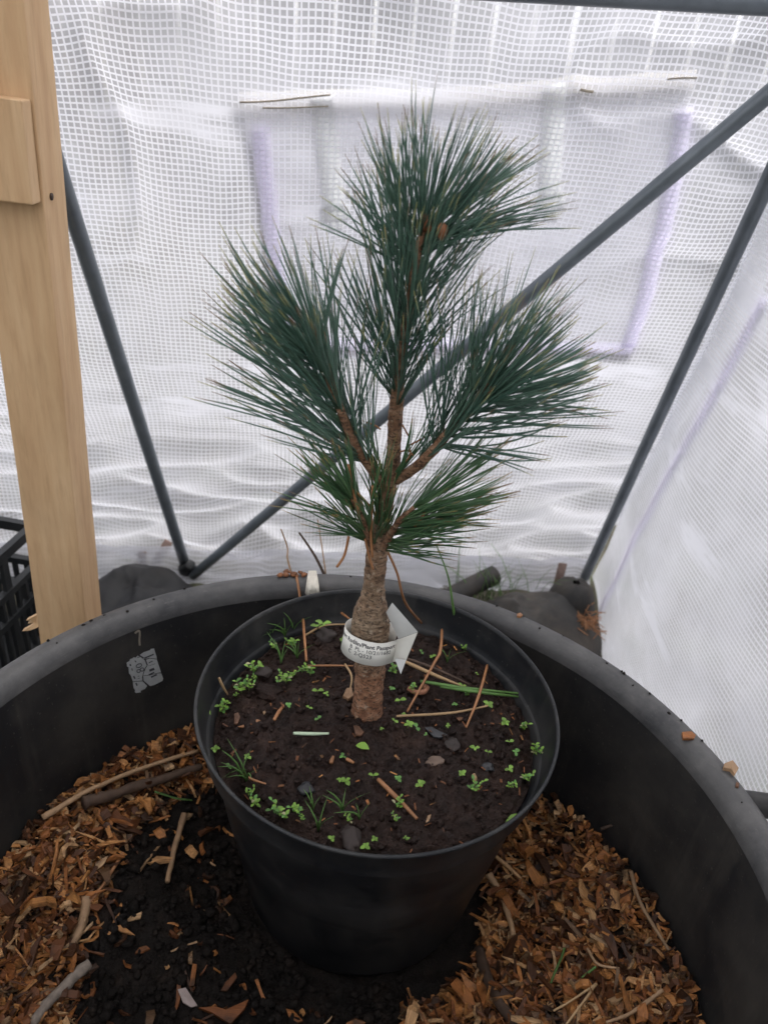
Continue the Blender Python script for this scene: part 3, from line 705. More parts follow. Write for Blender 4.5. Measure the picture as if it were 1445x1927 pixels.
def soilz(x, y):
    d = math.hypot(x-TB.x, y-TB.y); r = math.hypot(x-PC.x, y-PC.y)
    return SZ+.003*(1-sst(.01, .08, d))+fb(V((x*22, y*22, 8)), 4)*.0055-.005*sst(.11, .127, r)+.004*sst(.48, .55, y)
vs = []
for i in range(121):
    for k in range(320):
        r = .1265*i/120; q = 2*pi*k/320; x, y = PC.x+r*cos(q), PC.y+r*sin(q)
        vs.append(V((x, y, soilz(x, y)+fb(V((x*150, y*150, 2)), 5)*.0026+max(0, fb(V((x*75, y*75, 5)), 3))*.0045-.001)))
fs = [(i*320+k, i*320+(k+1) % 320, (i+1)*320+(k+1) % 320, (i+1)*320+k) for i in range(120) for k in range(320)]
tag(obj('potting_soil', vs, fs, SOILM), 'moist dark brown soil filling the black pot', 'soil', kind='stuff')
rg = random.Random(31); pts = []
for i in range(3200):
    r = .124*math.sqrt(rg.random()); q = rg.uniform(0, 2*pi); x, y = PC.x+r*cos(q), PC.y+r*sin(q); s = .0005+.0026*rg.random()**6
    pts.append((V((x, y, soilz(x, y)+s*.25)), s))
tag(obj('soil_crumbs', *scatter_rocks(pts, rg), SOILM), 'loose soil crumbs on top of the pot', 'soil', kind='stuff')
vs, fs, rn = [], [], []
for i in range(130):
    r = .122*math.sqrt(rg.random()); q = rg.uniform(0, 2*pi); x, y = PC.x+r*cos(q), PC.y+r*sin(q); u = rg.random(); L = rg.uniform(.002, .006)
    c = V((x, y, soilz(x, y)+.0022)); a = rg.uniform(0, 6.3); d = V((cos(a), sin(a), rg.gauss(0, .25)))*L/2; e = V((-sin(a), cos(a), rg.gauss(0, .3)))*(.0004+.0009*u**3); t_ = V((0, 0, .0004))
    k = len(vs); vs += [c-d-e, c+d-e*.6, c+d*.9+e, c-d*.8+e*.7, c-d-e-t_, c+d-e*.6-t_, c+d*.9+e-t_, c-d*.8+e*.7-t_]; fs += [(k, k+1, k+2, k+3), (k+4, k+7, k+6, k+5)]+[(k+j, k+4+j, k+4+(j+1) % 4, k+(j+1) % 4) for j in range(4)]
    rn += [rg.choice((.03, .06, .1, .13, .2, .45, .97))]*8
tag(obj('bark_fibres', vs, fs, CHIPM, smooth=False, rnd=rn), 'fine bark fibres and splinters mixed into the pot soil surface', 'bark', kind='stuff')
def spt(x, y, h=0.0):
    z = SZ
    for _ in range(6): p = onz(x, y, z); z = soilz(p.x, p.y)+h
    return p
def zq(x, y): return 350+x*.4983, 1080+y*.4983
def soilsurf(x, y, h): return spt(x, y, h)
def sshard(P, thick, mat, label, name, cat): return shard([zq(*p) for p in P], thick, mat, .0003, label, name, cat, surf=soilsurf)
def pebble(x, y, rx, ry, rz, mat, label, name='stone', cat='stone', seed=0, yaw=0):
    p = spt(*zq(x, y)); a, b = rock(random.Random(seed), 1, 3, (rx*.88, ry*.88, rz*.8)); Mx = Matrix.Rotation(yaw, 3, 'Z')
    return tag(obj(name, [p+V((0, 0, rz*.35))+Mx @ v for v in a], b, mat, base=p), label, cat)
pebble(1005, 650, .0068, .0075, .0035, STONEM, 'rough dark brown stone on the soil, the larger of two', seed=3)
pebble(938, 710, .0072, .0050, .0025, m_flat('brown_stone', (.13, .085, .06), .6, .3), 'flat light brown stone on the soil beside the darker one', seed=5, yaw=.3)
pebble(525, 235, .0105, .0080, .0060, STONEM, 'big dark clod of bark beside the tall chickweed sprig', 'bark_clod', 'bark', 8)
pebble(310, 450, .013, .009, .005, SOILM, 'large crumbly clod of brown soil by the pot wall', 'soil_clod', 'soil', 9)
pebble(290, 375, .0085, .0075, .0045, STONEM, 'dark grey lump in the soil beside chickweed', 'bark_clod', 'bark', 12)
pebble(450, 815, .0068, .006, .003, SLATEM, 'dull black lump of charcoal half sunk in the soil', 'charcoal', 'charcoal', 14)
pebble(625, 1000, .0075, .012, .004, STONEM, 'largest dark bark lump, lying alone among sprouts against the pot wall', 'bark_clod', 'bark', 15, .1)
pebble(1140, 735, .005, .004, .0025, SLATEM, 'small black stone on open soil', seed=17)
sshard([(900, 583), (925, 580), (985, 612), (960, 622), (935, 618)], .0012, SLATEM, 'thin black flake with sharp edges lying on the soil', 'flake', 'flake')
sshard([(632, 580), (650, 575), (672, 600), (660, 615), (640, 612)], .0015, BROWNM, 'reddish brown bark scrap lying just beside the trunk foot', 'bark_scrap', 'bark')
sshard([(592, 470), (605, 445), (625, 440), (632, 465), (612, 480)], .003, m_flat('tan_leaf', (.20, .115, .06), .7, .3), 'small tan dead leaf leaning on the trunk foot', 'dead_leaf', 'leaf')
sshard([(182, 532), (198, 528), (206, 545), (195, 570), (184, 572)], .0015, BROWNM, 'curled brown leaf scrap beside the pot wall', 'dead_leaf', 'leaf')
sshard([(285, 520), (294, 512), (302, 525), (296, 532)], .0012, TWIGP, 'tiny pale wood crumb on the soil', 'wood_crumb', 'wood chip')
sshard([(196, 582), (230, 572), (268, 553), (282, 556), (250, 574), (220, 584)], .0012, DEADM, 'split reddish wood sliver lying flat on the soil', 'wood_sliver', 'wood chip')
sshard([(328, 552), (345, 520), (368, 494), (372, 500), (350, 535), (338, 556)], .0012, DEADM, 'narrow red-brown sliver lying on the soil near the leaf scrap', 'wood_sliver', 'wood chip')
sshard([(905, 940), (912, 915), (925, 910), (922, 925), (912, 945)], .0012, TWIGP, 'small tan husk on the soil near the stout needle', 'husk', 'husk')
sshard([(1020, 545), (1035, 540), (1052, 548), (1030, 556)], .001, BROWNM, 'tiny brown scrap beside crossing needles', 'bark_scrap', 'bark')
# curled brown root
P = [(840, 432), (858, 443), (875, 447), (897, 445), (910, 430), (897, 425)]
pts = [V(q) for q in spline([tuple(spt(*zq(*p), .003)) for p in P], 20)]
tag(obj('dead_shoot', *tube(pts, [.0022]*21, 7, bump=lambda p: .2*noise.noise(p*400)), m_flat('curl', (.25, .11, .06), .7, .3), base=pts[0]), 'curled reddish brown dead shoot lying under a fallen needle', 'twig')
# fallen needles: pixel path and height above soil
def fallen(P, H, r, mat, label, name='fallen_needle', cat='pine needle', n=14):
    pts = [V(q) for q in spline([tuple(spt(*zq(*p), h)) for p, h in zip(P, H)], n)]
    return tag(obj(name, *tube(pts, [r*(.7+.3*sin(pi*min(1, (i+2)/n))) for i in range(n+1)], 6), mat, base=pts[0]), label, cat)
L_ = .0016
pa = [rimpt(556, 1080, .002), rimpt(560, 1095, -.001), spt(*zq(441, 160), .012), spt(*zq(447, 230), .006), spt(*zq(455, 330), .001)]
pts = [V(q) for q in spline([tuple(p) for p in pa], 20)]
tag(obj('fallen_needle', *tube(pts, .0013, 6), DEADM, base=pts[-1]), 'orange-brown needle leaning from the soil up to the tub rim', 'pine needle')
fallen([(450, 232), (520, 196), (605, 190)], (.004, .007, .006), .0010, STRAWM, 'pale bent needle lying between the leaning needle and the trunk')
fallen([(460, 347), (545, 346), (632, 347)], (.003, .004, .003), .0009, DEADM, 'straight orange needle lying level beside the trunk below the tag')
fallen([(575, 138), (596, 154), (618, 170)], (.008, .010, .012), .0011, DEADM, 'short broken needle stub behind the paper tag')
pa = [ony(728, 1035, .50), ony(747, 1078, .50), ony(763, 1135, .505), spt(*zq(893, 190), .001)]
pts = [V(q) for q in spline([tuple(p) for p in pa], 18)]
tag(obj('fallen_needle', *tube(pts, .0011, 6), DEADM, base=pts[-1]), 'long brown needle hanging from the lower boughs to the soil', 'pine needle')
fallen([(966, 210), (960, 290), (935, 340), (835, 520)], (.010, .012, .010, .003), .0014, DEADM, 'long curved red-brown needle lying over the dead shoot')
fallen([(1137, 345), (1105, 460), (1057, 580)], (.006, .007, .003), .0013, DEADM, 'orange needle crossing a straw needle on the soil')
fallen([(795, 537), (1000, 525), (1140, 498)], (.003, .004, .008), .0011, STRAWM, 'straw-coloured needle lying beneath an orange one')
fallen([(725, 775), (800, 850), (873, 926)], (.003, .003, .003), .0018, DEADM, 'stout orange-brown needle lying on bare soil in the pot')
fallen([(820, 328), (930, 378), (1055, 430)], (.010, .008, .004), .0016, STRAWM, 'straw needle pointing from the paper tag across the soil')
fallen([(830, 318), (950, 362), (1070, 418)], (.011, .008, .004), .0013, TWIGM, 'dark stalk lying right next to the straw needle')
fallen([(885, 405), (1060, 432), (1262, 452)], (.007, .008, .004), .0014, GRASSM, 'long green fallen needle with brown end, longer of a pair')
fallen([(960, 425), (1110, 447), (1262, 464)], (.006, .006, .003), .0014, GRASSM, 'green fallen needle lying just under its longer twin')
fallen([(405, 602), (470, 604), (540, 603)], (.003, .003, .003), .0014, m_flat('pale_needle', (.42, .52, .36), .5, .15), 'pale green cut needle lying alone on open soil')
fallen([(125, 392), (140, 425), (158, 455)], (.02, .012, .003), .0012, STRAWM, 'dry grass tip standing against the pot wall')
fallen([(600, 340), (625, 385), (620, 435)], (.008, .006, .003), .0010, STRAWM, 'thin straw bending down along the trunk foot')
fallen([(1085, 755), (1092, 772), (1090, 795)], (.008, .005, .001), .0014, STRAWM, 'short straw stub standing in a seedling clump')
fallen([(210, 755), (255, 778), (302, 793)], (.004, .004, .003), .0010, DEADM, 'short reddish needle among grass by the pot wall')
fallen([(547, 715), (552, 702), (556, 690)], (.002, .002, .002), .0016, DEADM, 'tiny red-brown needle tip beside a sprout')
fallen([(605, 698), (620, 706), (634, 714)], (.002, .002, .002), .0014, DEADM, 'tiny bent brown needle scrap touching a sprout')
# ------------------------------------------------------------------ seedlings
def leaf(base, d, L, W, upv=V((0, 0, 1)), cup=.25):
    d = d.normalized(); s = d.cross(upv); s = s.normalized() if s.length > 1e-4 else V((1, 0, 0)); n = s.cross(d)
    vs = []
    prof = [(0, .12), (.2, .62), (.45, 1), (.7, .85), (.88, .5), (1, .02)]
    for t, q in prof:
        c = base+d*(L*t)+n*(L*cup*(t-t*t)*1.2)-V((0, 0, 1))*(L*.12*t*t)
        vs += [c-s*W*q/2+n*W*.12*q, c, c+s*W*q/2+n*W*.12*q]
    fs = []
    for i in range(5):
        a = i*3; fs += [(a, a+1, a+4, a+3), (a+1, a+2, a+5, a+4)]
    return vs, fs
def sprout(x, y, kind, s, rg):
    b = spt(*zq(x, y), -.0008)
    if kind == 'pair':
        r = empty('sprout', b, 'tiny sprout with a few round bright green leaves growing in the pot soil', 'seedling', 'round-leaved sprouts in the pot')
        h = s*rg.uniform(.8, 1.4); top = b+V((rg.uniform(-.3, .3)*s, rg.uniform(-.4, .1)*s, h))
        obj('stem', *tube([b, (b+top)/2+V((.0003, 0, 0)), top], .00038, 5), STEMM, r)
        a0 = rg.uniform(0, 6.3); n = rg.choice((2, 3, 4))
        mt = rg.choice((LEAFM, LEAFM, LEAF2))
        for i in range(n):
            a = a0+i*2*pi/n+rg.uniform(-.4, .4); L = s*rg.uniform(.75, 1.15)
            obj('leaf', *leaf(top, V((cos(a), sin(a), rg.uniform(.0, .5))), L, L*rg.uniform(.65, .85)), mt, r)
    elif kind == 'weed':
        r = empty('chickweed', b, 'leafy chickweed sprig with small paired green leaves growing in the pot soil', 'weed', 'chickweed sprigs in the pot')
        for k in range(rg.choice((2, 3, 3))):
            lean = V((rg.uniform(-1, 1), rg.uniform(-1, .6), 0))*s*1.1; h = s*rg.uniform(1.2, 2.2)
            pts = [b+lean*(t*t)+V((0, 0, h*t)) for t in (0, .35, .7, 1)]
            sm = obj('stem', *tube(pts, [.0005, .00045, .0004, .0003], 5), STEMM, r)
            for j, p in enumerate(pts[1:]):
                a0 = rg.uniform(0, 3.1)
                for q in (0, pi):
                    L = s*rg.uniform(.55, .9); a = a0+q+rg.uniform(-.3, .3)
                    obj('leaf', *leaf(p, V((cos(a), sin(a), .45)), L, L*.55), PALELEAF if rg.random() < .06 else rg.choice((LEAFM, LEAFM, LEAF2)), sm)
    elif kind == 'grass':
        r = empty('grass_tuft', b, 'small tuft of fine green grass blades growing in the pot soil', 'grass', 'grass tufts in the pot')
        for k in range(rg.choice((4, 5, 6))):
            a = rg.uniform(0, 6.3); L = s*rg.uniform(1.6, 3.2); d = V((cos(a), sin(a)*.7, 0)); be = rg.uniform(.3, 1.0)
            pts = [b+d*(L*be*t*t)+V((0, 0, L*(t-.35*be*t*t))) for t in (0, .25, .5, .75, 1)]
            obj('blade', *tube(pts, [.0007, .0008, .0007, .0005, .0001], 4, flat=.35), GRASSM, r)
    elif kind == 'tall':
        r = empty('chickweed', b, 'tall single chickweed sprig standing beside the dark bark clod', 'weed')
        pts = [spt(*zq(498, 205)), spt(*zq(498, 200), .012), spt(*zq(503, 195), .026), spt(*zq(512, 190), .036), spt(*zq(518, 188), .043)]
        sm = obj('stem', *tube(pts, [.0008, .0008, .0007, .0006, .0005], 6), STEMM, r)
        for j, p in enumerate(pts[1:]):
            for q in (0, pi):
                a = j*.9+q+.4; L = .0075 if j in (0, 3) else .0048
                obj('leaf', *leaf(p, V((cos(a), sin(a)*.6, .4)), L, L*.6), LEAFM, sm)
rg = random.Random(77)
SEED = {'pair': [(390, 515), (465, 512), (500, 555), (110, 675), (530, 460), (500, 455), (590, 695), (580, 790), (800, 790), (740, 595), (785, 570), (825, 540), (835, 585), (780, 440), (800, 492), (870, 590), (990, 585), (1015, 500), (930, 325), (885, 305), (930, 215), (1105, 280), (1095, 385), (1215, 640), (1240, 690), (1140, 690), (1095, 675), (875, 805), (1040, 770), (710, 1012), (670, 1042), (1205, 570), (170, 735), (230, 705), (705, 775), (600, 800), (1220, 750), (1140, 510), (905, 615), (545, 1015)],
        'weed': [(340, 290), (440, 375), (380, 415), (470, 385), (265, 375), (210, 450), (185, 465), (240, 440), (265, 400), (140, 530), (240, 835), (270, 880), (350, 905), (370, 925), (420, 900), (440, 935), (790, 935), (810, 885), (1270, 590), (1310, 685), (1215, 810), (1280, 785), (1090, 825), (880, 165), (1060, 460), (590, 265), (1050, 290), (830, 1005), (850, 455), (620, 940), (405, 390), (400, 275), (780, 380)],
        'grass': [(375, 240), (405, 225), (360, 345), (420, 320), (985, 335), (230, 790), (480, 895), (590, 900), (655, 930), (320, 250), (500, 975), (210, 770)]}
for k, P in SEED.items():
    for x, y in P: sprout(x, y, k, {'pair': .0034, 'weed': .0046, 'grass': .0090}[k]*rg.uniform(.6, 1.5), rg)
sprout(498, 205, 'tall', 1, rg)
def oneleaf(x, y, L, W, a, h, label):
    b = spt(*zq(x, y)); top = b+V((0, 0, h)); r = empty('sprout', b, label, 'seedling')
    obj('stem', *tube([b-V((0, 0, .001)), (b+top)/2, top], .0004, 5), STEMM, r); obj('leaf', *leaf(top, V((cos(a), sin(a), .1)), L, W), LEAFM, r)
oneleaf(690, 668, .0105, .0075, 2.9, .002, 'single broad pointed green leaf lying on open soil')
oneleaf(905, 180, .0115, .0065, .5, .008, 'seedling with one large oval leaf beside the long-stalked grass tuft')
oneleaf(1205, 945, .0130, .0038, .6, .003, 'single narrow green leaf touching the inside of the pot wall')
oneleaf(92, 560, .0105, .0045, 2.2, .006, 'pale withered sprout squeezed against the pot wall')
# grass stool with a long stalk
b = spt(*zq(1025, 235), -.001)
r = empty('grass_tuft', b, 'grass tuft with one long bare stalk rising above the pot rim', 'grass')
pts = [V(q) for q in spline([tuple(b), tuple(ony(852, 1140, b.y-.004)), tuple(ony(843, 1085, b.y+.004)), tuple(ony(822, 1028, b.y+.012))], 14)]
obj('stalk', *tube(pts, [.0016-.0010*i/14 for i in range(15)], 6), GRASSM, r)
for q in ((985, 145), (945, 178), (970, 155), (1010, 160), (1030, 190)):
    e = spt(*zq(*q), .012); pts = [V(p) for p in spline([tuple(b), tuple((b+e)/2+V((0, 0, .008))), tuple(e)], 6)]
    obj('blade', *tube(pts, [.0012, .0012, .0011, .001, .0008, .0006, .0002], 4, flat=.4), PALELEAF if q[0] == 945 else GRASSM, r)

# ================================================================== the pine
pine = empty('pine_sapling', TB, 'young grafted pine with long blue-green needles growing in the black pot', 'pine tree')
YB = TB.y
def P3(x, y, dy=0): return ony(x, y, YB+dy)
PXM = .00041
TR_ = [(690, 1362, 31), (690, 1345, 30), (693, 1300, 27), (697, 1255, 29), (697, 1215, 33), (697, 1180, 36), (698, 1150, 32), (702, 1118, 22), (705, 1085, 20), (708, 1050, 20), (713, 1015, 18), (722, 960, 16), (732, 905, 16), (738, 880, 15), (742, 830, 13), (744, 780, 14), (752, 700, 11), (764, 610, 10), (778, 520, 8.5), (790, 455, 7), (800, 425, 4)]
def pr_(p, r): return r*(p-CAM).dot(f_)/FPX
path = spline([tuple(P3(x, y, -.0 if y > 900 else .004))+(pr_(P3(x, y), r),) for x, y, r in TR_], 240)
TRK = [V(p[:3]) for p in path]
def barkb(p): return .06*fb(p*170, 4)+.07*noise.noise(V((p.x*120, p.y*120, p.z*620)))+.07*noise.noise(p*620)+.05*noise.noise(p*1100)
vs, fs = tube(TRK, [p[3] for p in path], 34, bump=barkb)
z0, z1 = TRK[0].z, TRK[-1].z
trunk = obj('trunk', vs, fs, BARKM, pine, rnd=[(v.z-z0)/(z1-z0) for v in vs])
trunk['label'] = 'grafted trunk with swollen grey-brown lower part'
def limb(P, name='branch'):
    path = spline([tuple(P3(x, y, d))+(pr_(P3(x, y, d), r),) for x, y, d, r in P], 30)
    pts = [V(p[:3]) for p in path]
    vs, fs = tube(pts, [p[3] for p in path], 12, bump=lambda p: .14*fb(p*220, 3))
    o = obj(name, vs, fs, BARKM, pine, rnd=[.75+.25*(i//12)/31 for i in range(len(vs))]); return o, pts
def needle(base, d, L, r, rg, curve, u, n=7):
    d = d.normalized(); pts, rr, uv = [], [], []
    cv = curve
    for i in range(n):
        t = i/(n-1); pts.append(base+d*(L*t)+cv*(L*t*t)); rr.append(r*(.75+.25*min(1, t*5))*(1 if t < .8 else 1-.75*(t-.8)/.2))
    vs, fs = tube(pts, rr, 4, flat=.75); uv = [(u, (i//4)/(n-1)) for i in range(n*4)]
    return vs, fs, uv
def bundles(par, pts, n, t0, t1, Lr, open0, open1, rg, mat=NEEDM, bias=V((0, 0, 0)), amin=0, amax=2*pi, frm=None, droop=0.0, spread=.07, skew=1.0, rn=.00054):
    """five-needle bundles along a shoot; open0/open1 = angle from the shoot at its start and tip"""
    for k in range(n):
        t = t0+(t1-t0)*((k+rg.random()*.8)/n)**skew; i = min(int(t*(len(pts)-1)), len(pts)-2); p = pts[i].lerp(pts[i+1], t*(len(pts)-1)-i)
        ax = (pts[min(i+2, len(pts)-1)]-pts[max(i-1, 0)]).normalized()
        a = ax.orthogonal().normalized() if frm is None else (frm-ax*frm.dot(ax)).normalized(); b = ax.cross(a)
        q = rg.uniform(amin, amax); rad_ = a*cos(q)+b*sin(q)
        tt = (t-t0)/max(1e-6, t1-t0); op = (open0+(open1-open0)*tt)*rg.uniform(.55, 1.2)
        d0 = (ax*cos(op)+rad_*sin(op)+bias).normalized(); L = rg.uniform(*Lr)
        V0, F0, U0 = [], [], []
        s1 = d0.orthogonal().normalized(); s2 = d0.cross(s1); ph = rg.uniform(0, 6.3); sp = spread*rg.uniform(.5, 1.5)
        cv = -rad_*rg.uniform(-.10, .24)+V((rg.uniform(-.08, .08), rg.uniform(-.08, .08), rg.uniform(-.04, .05)-droop))
        u = rg.random()
        for m in range(5):
            e = ph+m*2*pi/5+rg.uniform(-.4, .4); dd = d0+(s1*cos(e)+s2*sin(e))*sp*rg.uniform(.4, 1.3)
            a_, b_, c_ = needle(p+d0*.001, dd, L*rg.uniform(.82, 1.03), rn*rg.uniform(.85, 1.15), rg, cv+(s1*cos(e)+s2*sin(e))*rg.uniform(-.05, .06), min(1, max(0, u*.6+rg.random()*.4)))
            kk = len(V0); V0 += a_; F0 += [tuple(j+kk for j in f) for f in b_]; U0 += c_
        obj('needle_bundle', V0, F0, mat, par, uv=U0)
X, Y_, Z_ = V((1, 0, 0)), V((0, 1, 0)), V((0, 0, 1))
rg = random.Random(101)
# leader: upper third of the trunk
def sub(pts, z_lo): return [p for p in pts if p.z > z_lo]
lead = sub(TRK, P3(744, 790).z)
bundles(trunk, lead, 50, .0, .62, (.080, .100), .60, .58, rg, droop=-.02, spread=.11)
bundles(trunk, lead, 38, .62, 1.0, (.060, .078), 1.0, .48, rg, bias=X*.14, spread=.11)
bundles(trunk, lead, 8, .70, .96, (.078, .092), 1.15, 1.0, rg, frm=X, amin=-.5, amax=.5, bias=Z_*.05, droop=.03)
# left bough
lb, lp = limb([(728, 925, 0, 9), (700, 885, -.008, 9), (672, 845, -.014, 8.5), (640, 770, -.020, 8), (612, 690, -.024, 7), (594, 630, -.026, 5)])
bundles(lb, lp, 34, .20, .80, (.080, .100), .55, .60, rg, bias=-X*.10+Z_*.05, droop=-.03, spread=.11)
bundles(lb, lp, 14, .78, 1.0, (.060, .078), .85, .55, rg, bias=-X*.16, spread=.11)
bundles(lb, lp, 11, .36, .9, (.086, .104), .60, .60, rg, frm=-X, amin=-.7, amax=.7, bias=-X*.28, droop=-.04, spread=.10)
# right bough
rb, rp = limb([(742, 905, 0, 10), (775, 885, -.006, 10), (815, 848, -.012, 9.5), (855, 800, -.018, 9), (890, 762, -.022, 8.5), (925, 728, -.024, 5.5)])
bundles(rb, rp, 28, .22, .85, (.078, .098), .62, .62, rg, bias=Z_*.38-X*.10, droop=-.03, spread=.11)
bundles(rb, rp, 22, .82, 1.0, (.066, .084), .95, .55, rg, bias=X*.06+Z_*.08, spread=.11)
bundles(rb, rp, 12, .40, .98, (.078, .092), .90, .80, rg, frm=-Z_, amin=-.8, amax=.8, bias=X*.25, droop=-.03, spread=.10)
# lower left and lower right shoots
ll, llp = limb([(705, 1040, 0, 8), (694, 1010, -.012, 6.5), (680, 975, -.022, 5.5), (664, 940, -.028, 4)], 'side_shoot')
bundles(ll, llp, 27, .10, 1.0, (.056, .076), .55, .45, rg, NEEDM2, bias=-X*.24, rn=.00050, spread=.08)
lr, lrp = limb([(716, 1040, 0, 8), (732, 1010, -.012, 7), (752, 980, -.022, 6), (778, 955, -.028, 4)], 'side_shoot')
bundles(lr, lrp, 38, .05, 1.0, (.066, .088), .58, .46, rg, NEEDM2, bias=X*.45, rn=.00050, spread=.08)
low = [p for p in TRK if P3(713, 1050).z < p.z < P3(736, 890).z]
bundles(trunk, low, 15, .0, .85, (.050, .072), .32, .45, rg, NEEDM2, frm=-Y_, amin=-1.3, amax=1.3, rn=.00054, spread=.08)
# terminal bud and whorl scar buds
def bud(par, x, y, dy, r, el):
    a, b = rock(random.Random(int(x)), 1, 2, (1, 1, el)); p = P3(x, y, dy)
    obj('bud', [p+v*r for v in a], b, bpy.data.materials.get('bud') or m_flat('bud', (.24, .09, .035), .6, .3), par)
bud(trunk, 832, 434, -.010, .0030, 1.6); bud(trunk, 803, 420, .003, .0032, 1.8)
bud(rb, 915, 733, -.028, .003, 1.1); bud(lb, 594, 628, -.026, .0026, 1.5)
# dead needles caught in the lower part
for P, dy in (([(655, 874), (666, 930), (676, 978)], -.03), ([(701, 914), (698, 1002), (701, 1048)], -.016), ([(687, 1014), (693, 1040), (702, 1071)], -.014), ([(673, 928), (685, 941), (698, 955)], -.022), ([(656, 1010), (648, 1045), (634, 1067)], -.012), ([(800, 960), (793, 975), (780, 990)], -.03)):
    pts = [V(q) for q in spline([tuple(P3(x, y, dy)) for x, y in P], 8)]
    obj('dead_needle', *tube(pts, .0010, 5), DEADM, trunk)
for P in ([(768, 835), (772, 855), (762, 870)], [(770, 838), (790, 828), (800, 822)], [(757, 800), (764, 812), (768, 820)], [(690, 795), (705, 800), (716, 808)], [(752, 850), (768, 848), (778, 858)]):
    pts = [V(q) for q in spline([tuple(P3(x, y, -.004)) for x, y in P], 6)]
    obj('bud_scale', *tube(pts, .0006, 5), DEADM, trunk)
# ------------------------------------------------------------------ paper plant passport around the trunk
tc = P3(697, 1207); tagp = empty('paper_tag', tc, 'white printed paper tag looped around the pine trunk', 'tag')
TRAD = .0205; TH = .0192
tilt = Matrix.Rotation(rad(5), 3, 'Y') @ Matrix.Rotation(rad(-12), 3, 'X')
def bandpt(a, h, off=0):  # a = angle, 0 faces the viewer; h = height on the band
    r = TRAD+off
    return tc+V((0, .001, .0))+tilt @ V((r*1.02*sin(a), -r*cos(a), h))
def ribbon(a0, a1, h0, h1, n, th=.0003):
    vs, fs = [], []
    for i in range(n+1):
        a = a0+(a1-a0)*i/n; hw = .0006*noise.noise(V((a*2, 0, 4)))
        for off in (0, th):
            vs += [bandpt(a, h0+hw, off), bandpt(a, h1+hw, off)]
    for i in range(n):
        k = i*4; fs += [(k, k+1, k+5, k+4), (k+2, k+6, k+7, k+3), (k, k+4, k+6, k+2), (k+1, k+3, k+7, k+5)]
    return vs, fs
obj('band', *ribbon(-4.3, 1.15, -TH/2, TH/2, 60), PAPERM, tagp)
def sheet3(P, mat, name, n=6, th=.0003):
    """thin paper quad with a slight curl from four corner points"""
    a, b, c, d = P; nn = (b-a).cross(d-a).normalized(); vs, fs = [], []
    for s in (0, th):
        for j in range(n+1):
            for i in range(n+1):
                u, v = i/n, j/n; vs.append((a*(1-u)+b*u)*(1-v)+(d*(1-u)+c*u)*v+nn*(s+.0012*sin(pi*u)*sin(pi*v)))
    m = (n+1)**2
    for j in range(n):
        for i in range(n):
            k = j*(n+1)+i; fs += [(k, k+1, k+n+2, k+n+1), (m+k, m+k+n+1, m+k+n+2, m+k+1)]
    return obj(name, vs, fs, mat, tagp)
e1, e2 = bandpt(1.12, TH/2, .0004), bandpt(1.12, -TH/2, .0004)
q1, q2 = P3(786, 1190, -.020), P3(764, 1243, -.020)
sheet3((e2, q2, q1, e1), PAPERM, 'tail')
q3, q4 = P3(738, 1134, -.006), P3(727, 1152, -.004)
sheet3((e1+V((.0005, .001, 0)), q1+V((0, .0006, 0)), q3, q4), PAPERG, 'folded_tail')
p1, p2, p3_ = P3(743, 1240, -.022), P3(764, 1243, -.0205), P3(754, 1269, -.024)
obj('corner', [p1, p2, p3_, p1+V((0, .0004, 0)), p2+V((0, .0004, 0)), p3_+V((0, .0004, 0))], [(0, 1, 2), (5, 4, 3), (0, 3, 4, 1), (1, 4, 5, 2), (2, 5, 3, 0)], PAPERG, tagp, smooth=False)
def text_on_band(s, a_end, h, size, bold, name):
    cu = bpy.data.curves.new('lettering', 'FONT'); cu.body = s; cu.size = size; cu.align_x = 'RIGHT'; cu.offset = bold; cu.resolution_u = 2
    to = bpy.data.objects.new('lettering', cu); COL.objects.link(to)
    bpy.context.view_layer.update(); dg = bpy.context.evaluated_depsgraph_get()
    me = bpy.data.meshes.new_from_object(to.evaluated_get(dg)); bpy.data.objects.remove(to)
    bm = bmesh.new(); bm.from_mesh(me); bmesh.ops.triangulate(bm, faces=bm.faces[:])
    vs = [bandpt(a_end+v.co.x/TRAD, h+v.co.y, .0005) for v in bm.verts]; fs = [tuple(v.index for v in f.verts) for f in bm.faces]; bm.free()
    obj(name, vs, fs, INKM, tagp, smooth=False)
text_on_band('Paszport Ro\u015blin/Plant Passport', .98, .0040, .0046, .00010, 'lettering')
text_on_band('B  PL - 10/21/1682', .80, -.0002, .0043, .00002, 'lettering')
text_on_band('C  2-Q523', .10, -.0042, .0043, .00002, 'lettering')

# ================================================================== timber post
pb = onz(128, 1190, .0)
pb = ony(128, 1190, .625); pb.z = 0
post = empty('timber_post', pb, 'upright sawn pale timber post with a short block screwed on, behind the tub', 'post')
POST_YAW = 0.0
# edges measured in the photo at the post's distance
def postgeo():
    Yf = pb.y
    a0, a1 = ony(75, 1200, Yf), ony(162, 1166, Yf)      # front face left / right edge low down
    b1 = ony(45, 0, Yf)                                   # right edge at the top of the picture
    return a0, a1, b1
a0, a1, b1 = postgeo()
wf = .5*abs(a1.x-a0.x)
axis = (b1-a1).normalized()
exf = (a1-a0); exf = (exf-axis*exf.dot(axis)).normalized()
nf = exf.cross(axis).normalized()
if nf.y > 0: nf = -nf
hx = .5*(a1-a0).dot(exf)
def foot(p): return p-axis*((p.z+.004)/axis.z)
ctr0 = foot(a1)-exf*hx; ctr1 = foot(b1)-exf*hx
SID = .042
vs = []
nz = 24; top = foot(a1)+axis*1.05
for i in range(nz+1):
    c = foot(a1)+(top-foot(a1))*(i/nz)
    for ux, uy in ((-2*hx, 0), (0, 0), (0, SID), (-2*hx, SID)):
        vs.append(c+exf*(ux+.0006*noise.noise(V((i*.7, ux*50, uy*50))))-nf*uy)
